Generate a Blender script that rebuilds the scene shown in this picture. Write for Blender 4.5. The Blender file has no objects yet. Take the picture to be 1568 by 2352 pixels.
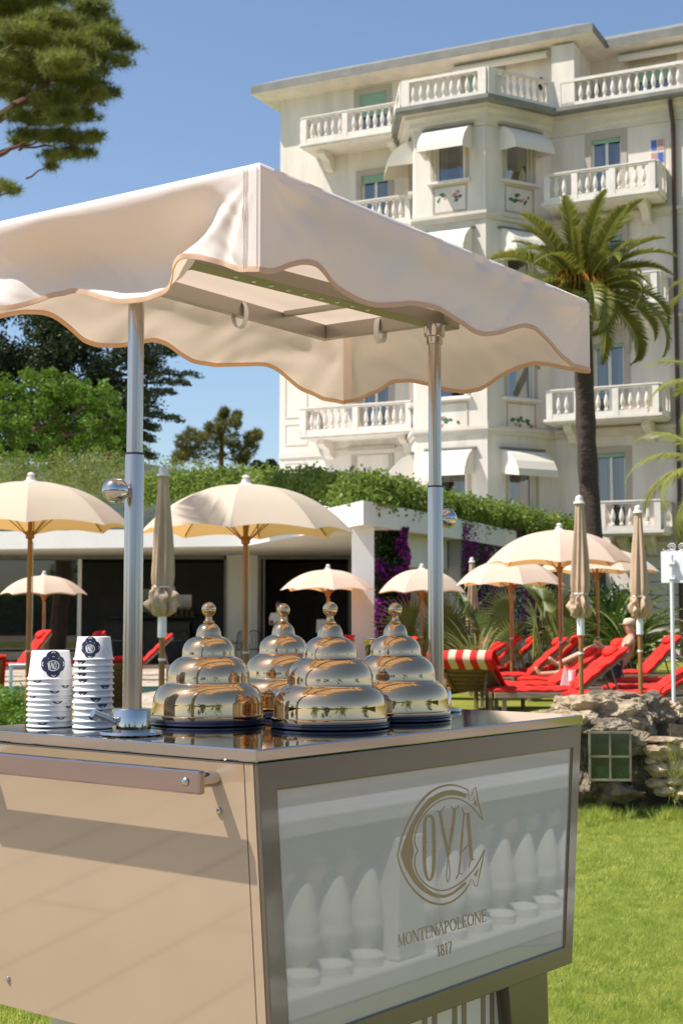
import bpy, bmesh, math, random
import numpy as np
from mathutils import Vector, Matrix, noise

sc = bpy.context.scene
R = math.radians
random.seed(7)
rng = np.random.default_rng(11)

# ------------------------------------------------------------------ camera
FPX = 3380 * .98          # focal length in units of the 1568 px wide working grid
CX, CY = 784.0, 1176.0
TH = math.atan(248 / 3380)
EYE = 1.4
cam_d = bpy.data.cameras.new('camera')
cam_d.sensor_fit = 'VERTICAL'
cam_d.sensor_height = 36.0
cam_d.lens = FPX / 2352 * 36.0
cam_d.clip_start = .05
cam_d.clip_end = 3000
cam_d.dof.use_dof = True
cam_d.dof.focus_distance = 2.95
cam_d.dof.aperture_fstop = 13
cam = bpy.data.objects.new('camera', cam_d)
cam.location = (0, 0, EYE)
cam.rotation_euler = (R(90) + TH, 0, 0)
sc.collection.objects.link(cam)
sc.camera = cam

# ------------------------------------------------------------------ light
SUN_AZ, SUN_EL = -104.0, 57.0          # clockwise from +Y, elevation
w = bpy.data.worlds.new('World')
sc.world = w
w.use_nodes = True
nt = w.node_tree
bg = nt.nodes['Background']
sky = nt.nodes.new('ShaderNodeTexSky')
sky.sky_type = 'NISHITA'
sky.sun_disc = False
sky.sun_elevation = R(SUN_EL)
sky.sun_rotation = R(SUN_AZ % 360)
sky.air_density = 1.0
sky.dust_density = 1.1
sky.ozone_density = 2.6
nt.links.new(sky.outputs[0], bg.inputs[0])
bg.inputs[1].default_value = .116
sun_d = bpy.data.lights.new('sun', 'SUN')
sun_d.energy = 4.7
sun_d.angle = R(.53)
sun_d.color = (1.0, .94, .86)
sun = bpy.data.objects.new('sun', sun_d)
sdir = Vector((math.sin(R(SUN_AZ)) * math.cos(R(SUN_EL)), math.cos(R(SUN_AZ)) * math.cos(R(SUN_EL)), math.sin(R(SUN_EL))))
sun.rotation_euler = sdir.to_track_quat('Z', 'Y').to_euler()
sun.location = sdir * 60
sc.collection.objects.link(sun)
vs = sc.view_settings
vs.view_transform = 'Standard'
vs.look = 'None'
vs.exposure = 0.52
vs.gamma = 1.0
vs.use_curve_mapping = False
sc.cycles.max_bounces = 10
sc.cycles.transparent_max_bounces = 16
sc.cycles.caustics_reflective = False
sc.cycles.caustics_refractive = False
sc.cycles.sample_clamp_indirect = 6.0

# ------------------------------------------------------------------ helpers
def ray(x, y):
    u = (x - CX) / FPX; v = (CY - y) / FPX
    return Vector((u, math.cos(TH) - v * math.sin(TH), math.sin(TH) + v * math.cos(TH)))
def at(x, y, Y):
    d = ray(x, y); k = Y / d.y
    return Vector((d.x * k, Y, EYE + d.z * k))
def onz(x, y, z):
    d = ray(x, y); k = (z - EYE) / d.z
    return Vector((d.x * k, d.y * k, z))
def onplane(x, y, P, n):
    d = ray(x, y); o = Vector((0, 0, EYE))
    k = (P - o).dot(n) / d.dot(n)
    return o + d * k
def ss(a, b, x):
    t = max(0., min(1., (x - a) / (b - a))); return t * t * (3 - 2 * t)
def interp(pts, x):
    if x <= pts[0][0]: return pts[0][1]
    for (x0, y0), (x1, y1) in zip(pts, pts[1:]):
        if x <= x1: return y0 + (y1 - y0) * (x - x0) / (x1 - x0) if x1 > x0 else y1
    return pts[-1][1]

def link(o):
    sc.collection.objects.link(o); return o
def tag(o, label=None, cat=None, group=None, kind=None):
    if label: o['label'] = label
    if cat: o['category'] = cat
    if group: o['group'] = group
    if kind: o['kind'] = kind
    return o
def empty(name, loc, rz=0, label=None, cat=None, group=None):
    o = bpy.data.objects.new(name, None)
    o.empty_display_size = .2
    o.location = loc; o.rotation_euler = (0, 0, rz)
    link(o); tag(o, label, cat, group)
    return o
def kids(o):
    return [c for c in sc.collection.objects if c.parent == o]
def copy_tree(o, parent=None, ch=None):
    c = o.copy(); link(c)
    if parent is not None: c.parent = parent
    for k in list(o.children): copy_tree(k, c)
    return c

class MB:
    def __init__(s, M=None): s.v = []; s.f = []; s.m = []; s.M = M
    def add(s, vs_, fs, mi=0):
        b = len(s.v)
        if s.M is not None: vs_ = [s.M @ Vector(p) for p in vs_]
        s.v += [tuple(p) for p in vs_]
        s.f += [tuple(i + b for i in f) for f in fs]
        s.m += [mi] * len(fs)
        return s
    def hexa(s, p, mi=0):
        return s.add(p, [(0, 3, 2, 1), (4, 5, 6, 7), (0, 1, 5, 4), (1, 2, 6, 5), (2, 3, 7, 6), (3, 0, 4, 7)], mi)
    def box(s, x0, x1, y0, y1, z0, z1, mi=0):
        return s.hexa([(x0, y0, z0), (x1, y0, z0), (x1, y1, z0), (x0, y1, z0), (x0, y0, z1), (x1, y0, z1), (x1, y1, z1), (x0, y1, z1)], mi)
    def cyl(s, p0, p1, r0, r1=None, n=12, mi=0):
        return s.tube([p0, p1], [r0, r0 if r1 is None else r1], n, mi)
    def tube(s, pts, rr, n=8, mi=0, caps=True):
        pts = [Vector(p) for p in pts]
        if not hasattr(rr, '__len__'): rr = [rr] * len(pts)
        V = []; Fc = []
        up = None
        for i, p in enumerate(pts):
            t = (pts[min(i + 1, len(pts) - 1)] - pts[max(i - 1, 0)]).normalized()
            if up is None:
                up = t.orthogonal().normalized()
            up = (up - t * up.dot(t))
            if up.length < 1e-5: up = t.orthogonal()
            up.normalize(); sd = t.cross(up)
            for k in range(n):
                a = 2 * math.pi * k / n
                V.append(p + (up * math.cos(a) + sd * math.sin(a)) * rr[i])
        for i in range(len(pts) - 1):
            for k in range(n):
                k2 = (k + 1) % n
                Fc.append((i * n + k, i * n + k2, (i + 1) * n + k2, (i + 1) * n + k))
        if caps:
            Fc.append(tuple(reversed(range(n))))
            Fc.append(tuple(range((len(pts) - 1) * n, len(pts) * n)))
        return s.add(V, Fc, mi)
    def lathe(s, prof, n=24, c=(0, 0, 0), mi=0, rf=None):
        V = []; Fc = []
        for i, (r, z) in enumerate(prof):
            for k in range(n):
                a = 2 * math.pi * k / n
                q = r * (rf(a, i, z) if rf else 1)
                V.append((c[0] + q * math.cos(a), c[1] + q * math.sin(a), c[2] + z))
        m = len(prof)
        for i in range(m - 1):
            for k in range(n):
                k2 = (k + 1) % n
                Fc.append((i * n + k, i * n + k2, (i + 1) * n + k2, (i + 1) * n + k))
        Fc.append(tuple(reversed(range(n)))); Fc.append(tuple(range((m - 1) * n, m * n)))
        return s.add(V, Fc, mi)
    def prism(s, poly, d0, d1, f, mi=0):
        n = len(poly)
        V = [f(p, d0) for p in poly] + [f(p, d1) for p in poly]
        Fc = [tuple(range(n)), tuple(reversed(range(n, 2 * n)))] + [(i, (i + 1) % n, n + (i + 1) % n, n + i) for i in range(n)]
        return s.add(V, Fc, mi)
    def grid(s, rows, mi=0, closed=False):
        b = []; n = len(rows[0])
        for r_ in rows: b += r_
        Fc = []
        for i in range(len(rows) - 1):
            for k in range(n - (0 if closed else 1)):
                k2 = (k + 1) % n
                Fc.append((i * n + k, i * n + k2, (i + 1) * n + k2, (i + 1) * n + k))
        return s.add(b, Fc, mi)
    def mesh(s, name, mats, smooth=False, ang=38):
        me = bpy.data.meshes.new(name)
        me.from_pydata(s.v, [], s.f)
        mats = mats if isinstance(mats, (list, tuple)) else [mats]
        for m in mats: me.materials.append(m)
        if len(mats) > 1: me.polygons.foreach_set('material_index', s.m)
        bm = bmesh.new(); bm.from_mesh(me); bmesh.ops.recalc_face_normals(bm, faces=bm.faces); bm.to_mesh(me); bm.free()
        if smooth:
            me.polygons.foreach_set('use_smooth', [True] * len(me.polygons))
            if ang: me.set_sharp_from_angle(angle=R(ang))
        me.update()
        return me
    def build(s, name, mats, parent=None, smooth=False, bevel=0, loc=None, ang=38, seg=2):
        o = bpy.data.objects.new(name, s.mesh(name, mats, smooth, ang))
        if parent is not None: o.parent = parent
        if loc is not None: o.location = loc
        link(o)
        if bevel:
            b = o.modifiers.new('bevel', 'BEVEL'); b.width = bevel; b.segments = seg; b.limit_method = 'ANGLE'; b.angle_limit = R(40)
        return o

def np_mesh(name, verts, faces_n, mat, smooth=False):
    """verts (N*k,3) grouped k verts per face"""
    me = bpy.data.meshes.new(name)
    nv = len(verts); nf = nv // faces_n
    me.vertices.add(nv); me.vertices.foreach_set('co', np.asarray(verts, np.float32).ravel())
    me.loops.add(nv); me.loops.foreach_set('vertex_index', np.arange(nv, dtype=np.int32))
    me.polygons.add(nf)
    me.polygons.foreach_set('loop_start', np.arange(nf, dtype=np.int32) * faces_n)
    me.polygons.foreach_set('loop_total', np.full(nf, faces_n, np.int32))
    me.materials.append(mat)
    me.update(calc_edges=True)
    return me
def unit(a):
    return a / np.maximum(np.linalg.norm(a, axis=1, keepdims=True), 1e-9)
def leaf_quads(cent, length, width, upbias=0., out=None, outbias=0.):
    """diamond shaped leaves around points"""
    n = len(cent)
    d = unit(rng.normal(size=(n, 3)) + np.array([0, 0, upbias]) + (out * outbias if out is not None else 0))
    s = unit(np.cross(d, rng.normal(size=(n, 3))))
    L = (length * rng.uniform(.6, 1.3, (n, 1))); W = width * rng.uniform(.7, 1.3, (n, 1))
    a = cent - d * L * .5; c = cent + d * L * .5
    b1 = cent + s * W * .5; b2 = cent - s * W * .5
    return np.stack([a, b1, c, b2], 1).reshape(-1, 3)
def clump_points(centers, radii, per, flat=1.0, shell=.55):
    """points in balls around clump centres, denser near the shell"""
    P = []; O = []
    for c, r in zip(centers, radii):
        k = max(4, int(per * r * r))
        d = unit(rng.normal(size=(k, 3)))
        q = rng.uniform(shell ** 2, 1, (k, 1)) ** .5
        off = d * q * r * (1 + .25 * rng.normal(size=(k, 1)))
        off[:, 2] *= flat
        P.append(np.asarray(c) + off); O.append(d)
    return np.concatenate(P), np.concatenate(O)

# ------------------------------------------------------------------ materials
def newmat(name):
    m = bpy.data.materials.new(name); m.use_nodes = True
    return m, m.node_tree, m.node_tree.nodes['Principled BSDF']
def mat(name, col, rough=.5, metal=0., var=0., vscale=4., col2=None, bump=0., bscale=60., spec=.5, coat=0., coat_rough=.05, trans=None, tfac=.3, aniso=0., stretch=None, detail=4., dist=.02, randobj=0.):
    m, t, p = newmat(name)
    N = t.nodes; L = t.links
    p.inputs['Roughness'].default_value = rough
    p.inputs['Metallic'].default_value = metal
    p.inputs['Specular IOR Level'].default_value = spec
    p.inputs['Coat Weight'].default_value = coat
    p.inputs['Coat Roughness'].default_value = coat_rough
    c4 = tuple(col) + (1,)
    p.inputs['Base Color'].default_value = c4
    tc = N.new('ShaderNodeTexCoord')
    mp = N.new('ShaderNodeMapping'); L.new(tc.outputs['Object'], mp.inputs[0])
    if stretch: mp.inputs['Scale'].default_value = stretch
    colout = None
    if var > 0 or col2 is not None:
        nz = N.new('ShaderNodeTexNoise'); nz.inputs['Scale'].default_value = vscale; nz.inputs['Detail'].default_value = detail
        nz.inputs['Roughness'].default_value = .6
        L.new(mp.outputs[0], nz.inputs['Vector'])
        rp = N.new('ShaderNodeValToRGB'); L.new(nz.outputs['Fac'], rp.inputs[0])
        rp.color_ramp.elements[0].position = .34; rp.color_ramp.elements[1].position = .66
        if col2 is None:
            rp.color_ramp.elements[0].color = tuple(max(0, c * (1 - var)) for c in col) + (1,)
            rp.color_ramp.elements[1].color = tuple(min(1, c * (1 + var)) for c in col) + (1,)
        else:
            rp.color_ramp.elements[0].color = c4; rp.color_ramp.elements[1].color = tuple(col2) + (1,)
        colout = rp.outputs[0]
    if randobj > 0:
        oi = N.new('ShaderNodeObjectInfo'); hs = N.new('ShaderNodeHueSaturation')
        mr = N.new('ShaderNodeMapRange'); mr.inputs[3].default_value = 1 - randobj; mr.inputs[4].default_value = 1 + randobj
        L.new(oi.outputs['Random'], mr.inputs[0]); L.new(mr.outputs[0], hs.inputs['Value'])
        if colout is not None: L.new(colout, hs.inputs['Color'])
        else: hs.inputs['Color'].default_value = c4
        colout = hs.outputs[0]
    if colout is not None: L.new(colout, p.inputs['Base Color'])
    if bump > 0:
        nb = N.new('ShaderNodeTexNoise'); nb.inputs['Scale'].default_value = bscale; nb.inputs['Detail'].default_value = 5
        L.new(mp.outputs[0], nb.inputs['Vector'])
        bp = N.new('ShaderNodeBump'); bp.inputs['Strength'].default_value = bump; bp.inputs['Distance'].default_value = dist
        L.new(nb.outputs['Fac'], bp.inputs['Height']); L.new(bp.outputs[0], p.inputs['Normal'])
    if trans is not None:
        tr = N.new('ShaderNodeBsdfTranslucent'); tr.inputs[0].default_value = tuple(trans) + (1,)
        mx = N.new('ShaderNodeMixShader'); mx.inputs[0].default_value = tfac
        out = N['Material Output']
        L.new(p.outputs[0], mx.inputs[1]); L.new(tr.outputs[0], mx.inputs[2]); L.new(mx.outputs[0], out.inputs[0])
    return m
def leafmat(name, c1, c2, vscale=1.2, tf=.3, rough=.5):
    return mat(name, c1, rough, col2=c2, vscale=vscale, trans=tuple(min(1, x * 1.6) for x in c2), tfac=tf, spec=.35, detail=6)

M = {}
M['chrome'] = mat('polished steel', (.56, .53, .50), .08, 1., bump=.02, bscale=9, dist=.004)
M['steel'] = mat('brushed steel', (.54, .475, .42), .22, 1., bump=.05, bscale=30, stretch=(1, 1, .02), dist=.003)
M['steel_top'] = mat('mirror steel worktop', (.46, .425, .39), .05, 1., bump=.015, bscale=5, dist=.004)
M['steel_frame'] = mat('bronze lacquered steel', (.10, .080, .057), .30, .2, bump=.06, bscale=14, dist=.004, coat=1., coat_rough=.07)
M['steel_frame'].node_tree.nodes['Principled BSDF'].inputs['Coat IOR'].default_value = 1.5
M['bar_steel'] = mat('satin grey bars', (.42, .385, .345), .34, .6)
M['handle_steel'] = mat('dark polished handle', (.42, .345, .32), .09, 1., bump=.02, bscale=8, dist=.003)
M['gold'] = mat('mirror bronze', (.66, .455, .265), .025, 1.)
M['gasket'] = mat('navy gasket', (.03, .04, .08), .3)
M['cream'] = mat('cream lacquer', (.42, .305, .195), .30, coat=1., coat_rough=.05, bump=.05, bscale=3, dist=.006, var=.02, vscale=5)
M['panel'] = mat('back painted glass panel', (.50, .48, .42), .02, spec=.7, var=.04, vscale=3)
M['panel'].node_tree.nodes['Principled BSDF'].inputs['IOR'].default_value = 1.52
M['gold_print'] = mat('gold foil', (.26, .20, .10), .35, .4)
M['fabric'] = mat('cream canvas', (.88, .83, .785), .85, trans=(.95, .74, .58), tfac=.32, bump=.2, bscale=300, dist=.002, spec=.2)
M['binding'] = mat('tan binding', (.76, .61, .46), .8, trans=(.97, .66, .36), tfac=.42, spec=.2)
M['strap'] = mat('white strap', (.85, .84, .86), .6)
M['white'] = mat('white paint', (.80, .79, .76), .5)
M['black'] = mat('black rubber', (.02, .02, .022), .5)
M['paper'] = mat('white cup paper', (.86, .85, .83), .45, coat=.25, coat_rough=.2)
M['navy'] = mat('navy print', (.02, .026, .065), .4)
M['glass'] = None
M['stucco'] = mat('cream stucco', (.70, .635, .56), .9, var=.10, vscale=1.3, stretch=(1.4, 1.4, .22), bump=.12, bscale=9, dist=.02)
M['stucco2'] = mat('painted mouldings', (.64, .58, .51), .85, var=.07, vscale=1.5)
M['trim'] = mat('taupe surrounds', (.44, .385, .325), .85, var=.05, vscale=2)
M['stone_w'] = mat('pale balustrade stone', (.72, .665, .60), .8, var=.08, vscale=2.5)
M['lead'] = mat('weathered ledge', (.19, .19, .17), .7, var=.15, vscale=2)
M['awning'] = mat('white awning cloth', (.76, .72, .64), .85, trans=(.8, .7, .5), tfac=.15)
M['shutter'] = mat('green roller shutter', (.27, .43, .32), .6)
M['pipe'] = mat('brown drainpipe', (.07, .035, .03), .45)
M['dark'] = mat('dark interior', (.012, .012, .013), .8)
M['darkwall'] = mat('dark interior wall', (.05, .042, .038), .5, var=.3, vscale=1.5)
M['curtain'] = mat('net curtain', (.34, .35, .37), .9)
M['winframe'] = mat('white window frame', (.72, .71, .67), .5)
M['blue'] = mat('blue tile', (.06, .12, .42), .4)
M['pinkred'] = mat('faded red tile', (.50, .27, .24), .6)
M['flower'] = mat('painted rose', (.50, .22, .20), .8)
M['leafpaint'] = mat('painted leaves', (.06, .14, .08), .8)
M['wood'] = mat('oiled teak', (.33, .145, .045), .45, var=.25, vscale=3, stretch=(8, 8, 1))
M['greywood'] = mat('weathered teak', (.30, .225, .17), .7, var=.3, vscale=4, stretch=(1, 8, 8), bump=.2, bscale=12)
M['darkwood'] = mat('dark teak slats', (.17, .105, .06), .65, var=.3, vscale=4, stretch=(1, 8, 8))  # darker brown teak for the loungers seen from behind
M['red'] = mat('red towelling', (.60, .030, .022), .9, var=.28, vscale=3.5, bump=.25, bscale=45, spec=.15)
M['redstripe'] = mat('red stripe', (.58, .03, .025), .9, bump=.25, bscale=45, spec=.15)
M['beigestripe'] = mat('beige stripe', (.62, .50, .37), .9, bump=.25, bscale=45, spec=.15)
M['parasol'] = mat('ecru parasol cloth', (.76, .66, .53), .85, trans=(.90, .50, .19), tfac=.36, spec=.15, bump=.1, bscale=14, dist=.01)
M['parasol_shaded'] = mat('shaded folded cloth', (.54, .39, .275), .9, var=.06, vscale=6, spec=.15)  # tan cloth made browner: its shade is put into the colour
M['rope'] = mat('white cord', (.7, .66, .6), .8)
M['skin'] = mat('skin', (.60, .33, .22), .5, var=.05, vscale=8)
M['skin2'] = mat('tanned skin', (.40, .21, .13), .5, var=.06, vscale=8)
M['hair'] = mat('dark hair', (.03, .018, .012), .5)
M['shirt'] = mat('white shirt', (.76, .77, .80), .8)
M['trousers'] = mat('dark trousers', (.03, .03, .035), .8)
M['cap'] = mat('beige cap', (.60, .48, .37), .9)
M['iron'] = mat('black iron', (.02, .02, .02), .45, .3)
M['tealglass'] = mat('teal glass top', (.10, .20, .19), .08, spec=.6)
M['bark'] = mat('palm bark', (.075, .052, .038), .95, var=.35, vscale=8, stretch=(1, 1, 3), bump=.9, bscale=14, dist=.06)
M['pinebark'] = mat('pine bark', (.16, .085, .055), .95, var=.35, vscale=6, bump=.6, bscale=10)
M['pine'] = leafmat('pine needles', (.06, .09, .015), (.23, .25, .045), .9, .25)
M['cedar'] = leafmat('cedar needles', (.012, .022, .006), (.035, .05, .014), .8, .2)
M['laurel'] = leafmat('laurel leaves', (.032, .078, .005), (.12, .205, .013), 1.8, .3)
M['olivehedge'] = leafmat('olive green hedge', (.075, .115, .02), (.20, .22, .05), .7, .3)
M['ivy'] = leafmat('ivy leaves', (.06, .12, .014), (.19, .25, .04), 1.1, .35)
M['hedge'] = leafmat('hedge leaves', (.07, .14, .015), (.17, .27, .03), 1.4, .35)
M['boug'] = leafmat('bougainvillea bracts', (.17, .008, .16), (.38, .02, .36), 2.0, .35)
M['bougleaf'] = leafmat('bougainvillea leaves', (.015, .035, .010), (.04, .08, .015), 2, .25)
M['frond'] = leafmat('date palm leaflets', (.05, .075, .012), (.20, .20, .04), .8, .3, .4)
M['frond2'] = leafmat('feather palm leaflets', (.10, .15, .025), (.30, .30, .07), 1.2, .35, .4)
M['rachis'] = mat('palm midrib', (.30, .33, .08), .5)
M['dates'] = mat('orange date stalks', (.50, .21, .02), .7, var=.3, vscale=9)
M['fan'] = leafmat('fan palm leaves', (.07, .13, .035), (.22, .26, .09), 1.6, .3, .4)
M['cycad'] = leafmat('cycad leaves', (.015, .035, .008), (.05, .09, .015), 1.5, .25, .4)
M['grassblade'] = leafmat('grass blades', (.14, .23, .02), (.43, .46, .10), 9., .40, .5)
M['rock'] = mat('honey limestone', (.18, .125, .07), .95, col2=(.61, .475, .31), vscale=7, bump=1., bscale=14, dist=.05, detail=10, randobj=.25)
M['rockgrey'] = mat('grey limestone', (.065, .05, .035), .95, col2=(.36, .29, .20), vscale=6, bump=1., bscale=16, dist=.05, detail=10, randobj=.2)
M['mortar'] = mat('earth behind the stones', (.07, .055, .035), 1., var=.4, vscale=8, bump=1., bscale=12)
M['greentile'] = mat('dark green glazed pane', (.012, .032, .02), .16, var=.4, vscale=9, coat=.5)
M['verdigris'] = mat('weathered frame', (.20, .185, .12), .7, var=.3, vscale=12)
M['signwhite'] = mat('white sign enamel', (.80, .80, .80), .35)
M['bottle1'] = mat('amber bottle', (.30, .10, .02), .15)
M['bottle2'] = mat('clear bottle', (.35, .38, .36), .15)
def glassmat(name, tint=(1, 1, 1), base=.06):
    m, t, p = newmat(name); N = t.nodes; L = t.links
    N.remove(p)
    fr = N.new('ShaderNodeFresnel'); fr.inputs[0].default_value = 1.5
    ad = N.new('ShaderNodeMath'); ad.operation = 'ADD'; ad.inputs[1].default_value = base; ad.use_clamp = True
    L.new(fr.outputs[0], ad.inputs[0])
    g = N.new('ShaderNodeBsdfGlossy'); g.inputs['Roughness'].default_value = .02
    tr = N.new('ShaderNodeBsdfTransparent'); tr.inputs[0].default_value = tuple(tint) + (1,)
    mx = N.new('ShaderNodeMixShader')
    L.new(ad.outputs[0], mx.inputs[0]); L.new(tr.outputs[0], mx.inputs[1]); L.new(g.outputs[0], mx.inputs[2])
    L.new(mx.outputs[0], N['Material Output'].inputs[0])
    return m
M['glass'] = glassmat('window glass', (.62, .70, .78), .14)
M['clear'] = glassmat('clear glass', (.9, .93, .93), .05)
M['barglass'] = glassmat('pavilion glass', (.62, .72, .70), .10)
M['cream'].node_tree.nodes['Principled BSDF'].inputs['Coat IOR'].default_value = 1.9

# ================================================================== ground
def lawn_material():
    m, t, p = newmat('mown lawn'); N = t.nodes; L = t.links
    tc = N.new('ShaderNodeTexCoord')
    n1 = N.new('ShaderNodeTexNoise'); n1.inputs['Scale'].default_value = 1.3; n1.inputs['Detail'].default_value = 6
    n2 = N.new('ShaderNodeTexNoise'); n2.inputs['Scale'].default_value = 60; n2.inputs['Detail'].default_value = 5
    for n_ in (n1, n2): L.new(tc.outputs['Object'], n_.inputs['Vector'])
    r1 = N.new('ShaderNodeValToRGB'); r1.color_ramp.elements[0].position = .3; r1.color_ramp.elements[1].position = .7
    r1.color_ramp.elements[0].color = (.17, .22, .02, 1); r1.color_ramp.elements[1].color = (.33, .33, .075, 1)
    r2 = N.new('ShaderNodeValToRGB'); r2.color_ramp.elements[0].position = .35; r2.color_ramp.elements[1].position = .65
    r2.color_ramp.elements[0].color = (.55, .6, .5, 1); r2.color_ramp.elements[1].color = (1.2, 1.15, 1.1, 1)
    mx = N.new('ShaderNodeMix'); mx.data_type = 'RGBA'; mx.blend_type = 'MULTIPLY'; mx.inputs[0].default_value = 1
    L.new(n1.outputs['Fac'], r1.inputs[0]); L.new(n2.outputs['Fac'], r2.inputs[0])
    L.new(r1.outputs[0], mx.inputs[6]); L.new(r2.outputs[0], mx.inputs[7]); L.new(mx.outputs[2], p.inputs['Base Color'])
    p.inputs['Roughness'].default_value = .9; p.inputs['Specular IOR Level'].default_value = .1
    b = N.new('ShaderNodeBump'); b.inputs['Strength'].default_value = .8; b.inputs['Distance'].default_value = .04
    L.new(n2.outputs['Fac'], b.inputs['Height']); L.new(b.outputs[0], p.inputs['Normal'])
    return m
M['lawn'] = lawn_material()
g = MB(); g.add([(-900, -900, 0), (900, -900, 0), (900, 900, 0), (-900, 900, 0)], [(0, 1, 2, 3)])
tag(g.build('lawn', M['lawn']), kind='structure')

def paving_material(name, c1, c2, sx, rot=0, bw=1.):
    m, t, p = newmat(name); N = t.nodes; L = t.links
    tc = N.new('ShaderNodeTexCoord'); mp = N.new('ShaderNodeMapping'); mp.inputs['Rotation'].default_value = (0, 0, rot)
    L.new(tc.outputs['Object'], mp.inputs[0])
    br = N.new('ShaderNodeTexBrick'); br.inputs['Scale'].default_value = sx
    br.inputs['Color1'].default_value = c1 + (1,); br.inputs['Color2'].default_value = c2 + (1,)
    br.inputs['Mortar'].default_value = tuple(c * .3 for c in c1) + (1,); br.inputs['Mortar Size'].default_value = .02
    br.inputs['Brick Width'].default_value = 1.; br.inputs['Row Height'].default_value = .5
    L.new(mp.outputs[0], br.inputs['Vector'])
    br.inputs['Brick Width'].default_value = bw
    nz = N.new('ShaderNodeTexNoise'); nz.inputs['Scale'].default_value = .7; nz.inputs['Detail'].default_value = 6; L.new(tc.outputs['Object'], nz.inputs['Vector'])
    rp = N.new('ShaderNodeValToRGB'); rp.color_ramp.elements[0].position = .3; rp.color_ramp.elements[1].position = .7
    rp.color_ramp.elements[0].color = (.62, .60, .58, 1); rp.color_ramp.elements[1].color = (1.1, 1.08, 1.05, 1); L.new(nz.outputs['Fac'], rp.inputs[0])
    mx = N.new('ShaderNodeMix'); mx.data_type = 'RGBA'; mx.blend_type = 'MULTIPLY'; mx.inputs[0].default_value = 1
    L.new(br.outputs['Color'], mx.inputs[6]); L.new(rp.outputs[0], mx.inputs[7]); L.new(mx.outputs[2], p.inputs['Base Color'])
    p.inputs['Roughness'].default_value = .8
    return m
M['paving'] = paving_material('pool paving', (.52, .44, .34), (.58, .49, .38), 1.2)
M['paving2'] = paving_material('terrace paving', (.31, .25, .19), (.36, .295, .225), 1.1, R(-48), 14.)
g = MB(); g.add([(-30, 22.5, .004), (.2, 22.5, .004), (1.4, 40.4, .004), (-30, 44.8, .004)], [(0, 1, 2, 3)])
tag(g.build('pool_paving', M['paving']), kind='structure')
M['water'] = mat('pool water', (.03, .16, .15), .04, var=.2, vscale=1.5, bump=.25, bscale=4, spec=.6)
g = MB(); g.add([(-26, 25.2, .008), (-4.0, 25.2, .008), (-3.2, 29.6, .008), (-26, 29.6, .008)], [(0, 1, 2, 3)])
tag(g.build('pool_water', M['water']), kind='structure')
g = MB(); g.add([(-40, -23, .004), (40, -23, .004), (40, 2.2, .004), (-1.7, 2.2, .004), (-1.7, 4.3, .004), (-40, 4.3, .004)], [(0, 1, 2, 3, 4, 5)])
tag(g.build('terrace_paving', M['paving2']), kind='structure')  # left part mirrored in the side panel; widened behind the viewer for neutral bounce
g = MB(); g.add([(3.2, 2.2, .004), (40, 2.2, .004), (40, 9.4, .004), (3.2, 9.4, .004)], [(0, 1, 2, 3)])
tag(g.build('added_paving', M['paving2']), kind='structure')  # unseen paving added to cut green lawn bounce and reflections on the cart

# far hill seen between the small pine and the hotel
M['hill'] = mat('wooded hillside', (.045, .06, .05), 1., var=.6, vscale=.12, detail=10)
rows = []
for j in range(7):
    v = j / 6; rw = []
    for i in range(41):
        u = i / 40
        hgt = 40 * math.sin(math.pi * (.08 + .84 * u)) ** .5 * math.sin(v * math.pi / 2) ** .7
        hgt *= 1 + .10 * noise.noise((u * 9, 3.1, 0)) * v
        rw.append((-190 + 260 * u, 300 + 60 * v, hgt - .5))
    rows.append(rw)
g = MB(); g.grid(rows)
tag(g.build('hill', M['hill'], smooth=True), kind='structure')

# ================================================================== hotel
HE = Vector((.8973, -.4415, 0)); HN = Vector((-.4415, -.8973, 0))
HC = at(643, 600, 52); HC.z = 0
hotel = empty('hotel', HC, math.atan2(HE.y, HE.x), 'tall white stucco hotel with balconies, polygonal bay and deep eaves', 'hotel')
WL, BA, BB, WR = (5.1, 0.), (6.35, -2.3), (8.85, -2.3), (10.35, 0.)     # local (s, y), outward is -y
S_END = 24.0
RAILS = [5.08, 8.74, 12.3, 15.85, 19.15]

def frame_of(P0, P1):
    """matrix: u along the wall, y into the wall, z up, origin at P0"""
    d = Vector((P1[0] - P0[0], P1[1] - P0[1], 0)); ln = d.length; d.normalize()
    inn = Vector((-d.y, d.x, 0))
    m = Matrix(((d.x, inn.x, 0, P0[0]), (d.y, inn.y, 0, P0[1]), (0, 0, 1, 0), (0, 0, 0, 1)))
    return m, ln
def wall_holes(mb, u0, u1, z0, z1, holes, th=.28):
    us = sorted(set([u0, u1] + [h[0] for h in holes] + [h[1] for h in holes]))
    zs = sorted(set([z0, z1] + [h[2] for h in holes] + [h[3] for h in holes]))
    for a, b in zip(us, us[1:]):
        for c, d in zip(zs, zs[1:]):
            um, zm = (a + b) / 2, (c + d) / 2
            if any(h[0] < um < h[1] and h[2] < zm < h[3] for h in holes): continue
            mb.add([(a, 0, c), (b, 0, c), (b, 0, d), (a, 0, d)], [(0, 1, 2, 3)])
    for h in holes:
        a, b, c, d = h[:4]
        mb.add([(a, 0, c), (b, 0, c), (b, 0, d), (a, 0, d), (a, th, c), (b, th, c), (b, th, d), (a, th, d)],
               [(0, 4, 5, 1), (1, 5, 6, 2), (2, 6, 7, 3), (3, 7, 4, 0)])
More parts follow.
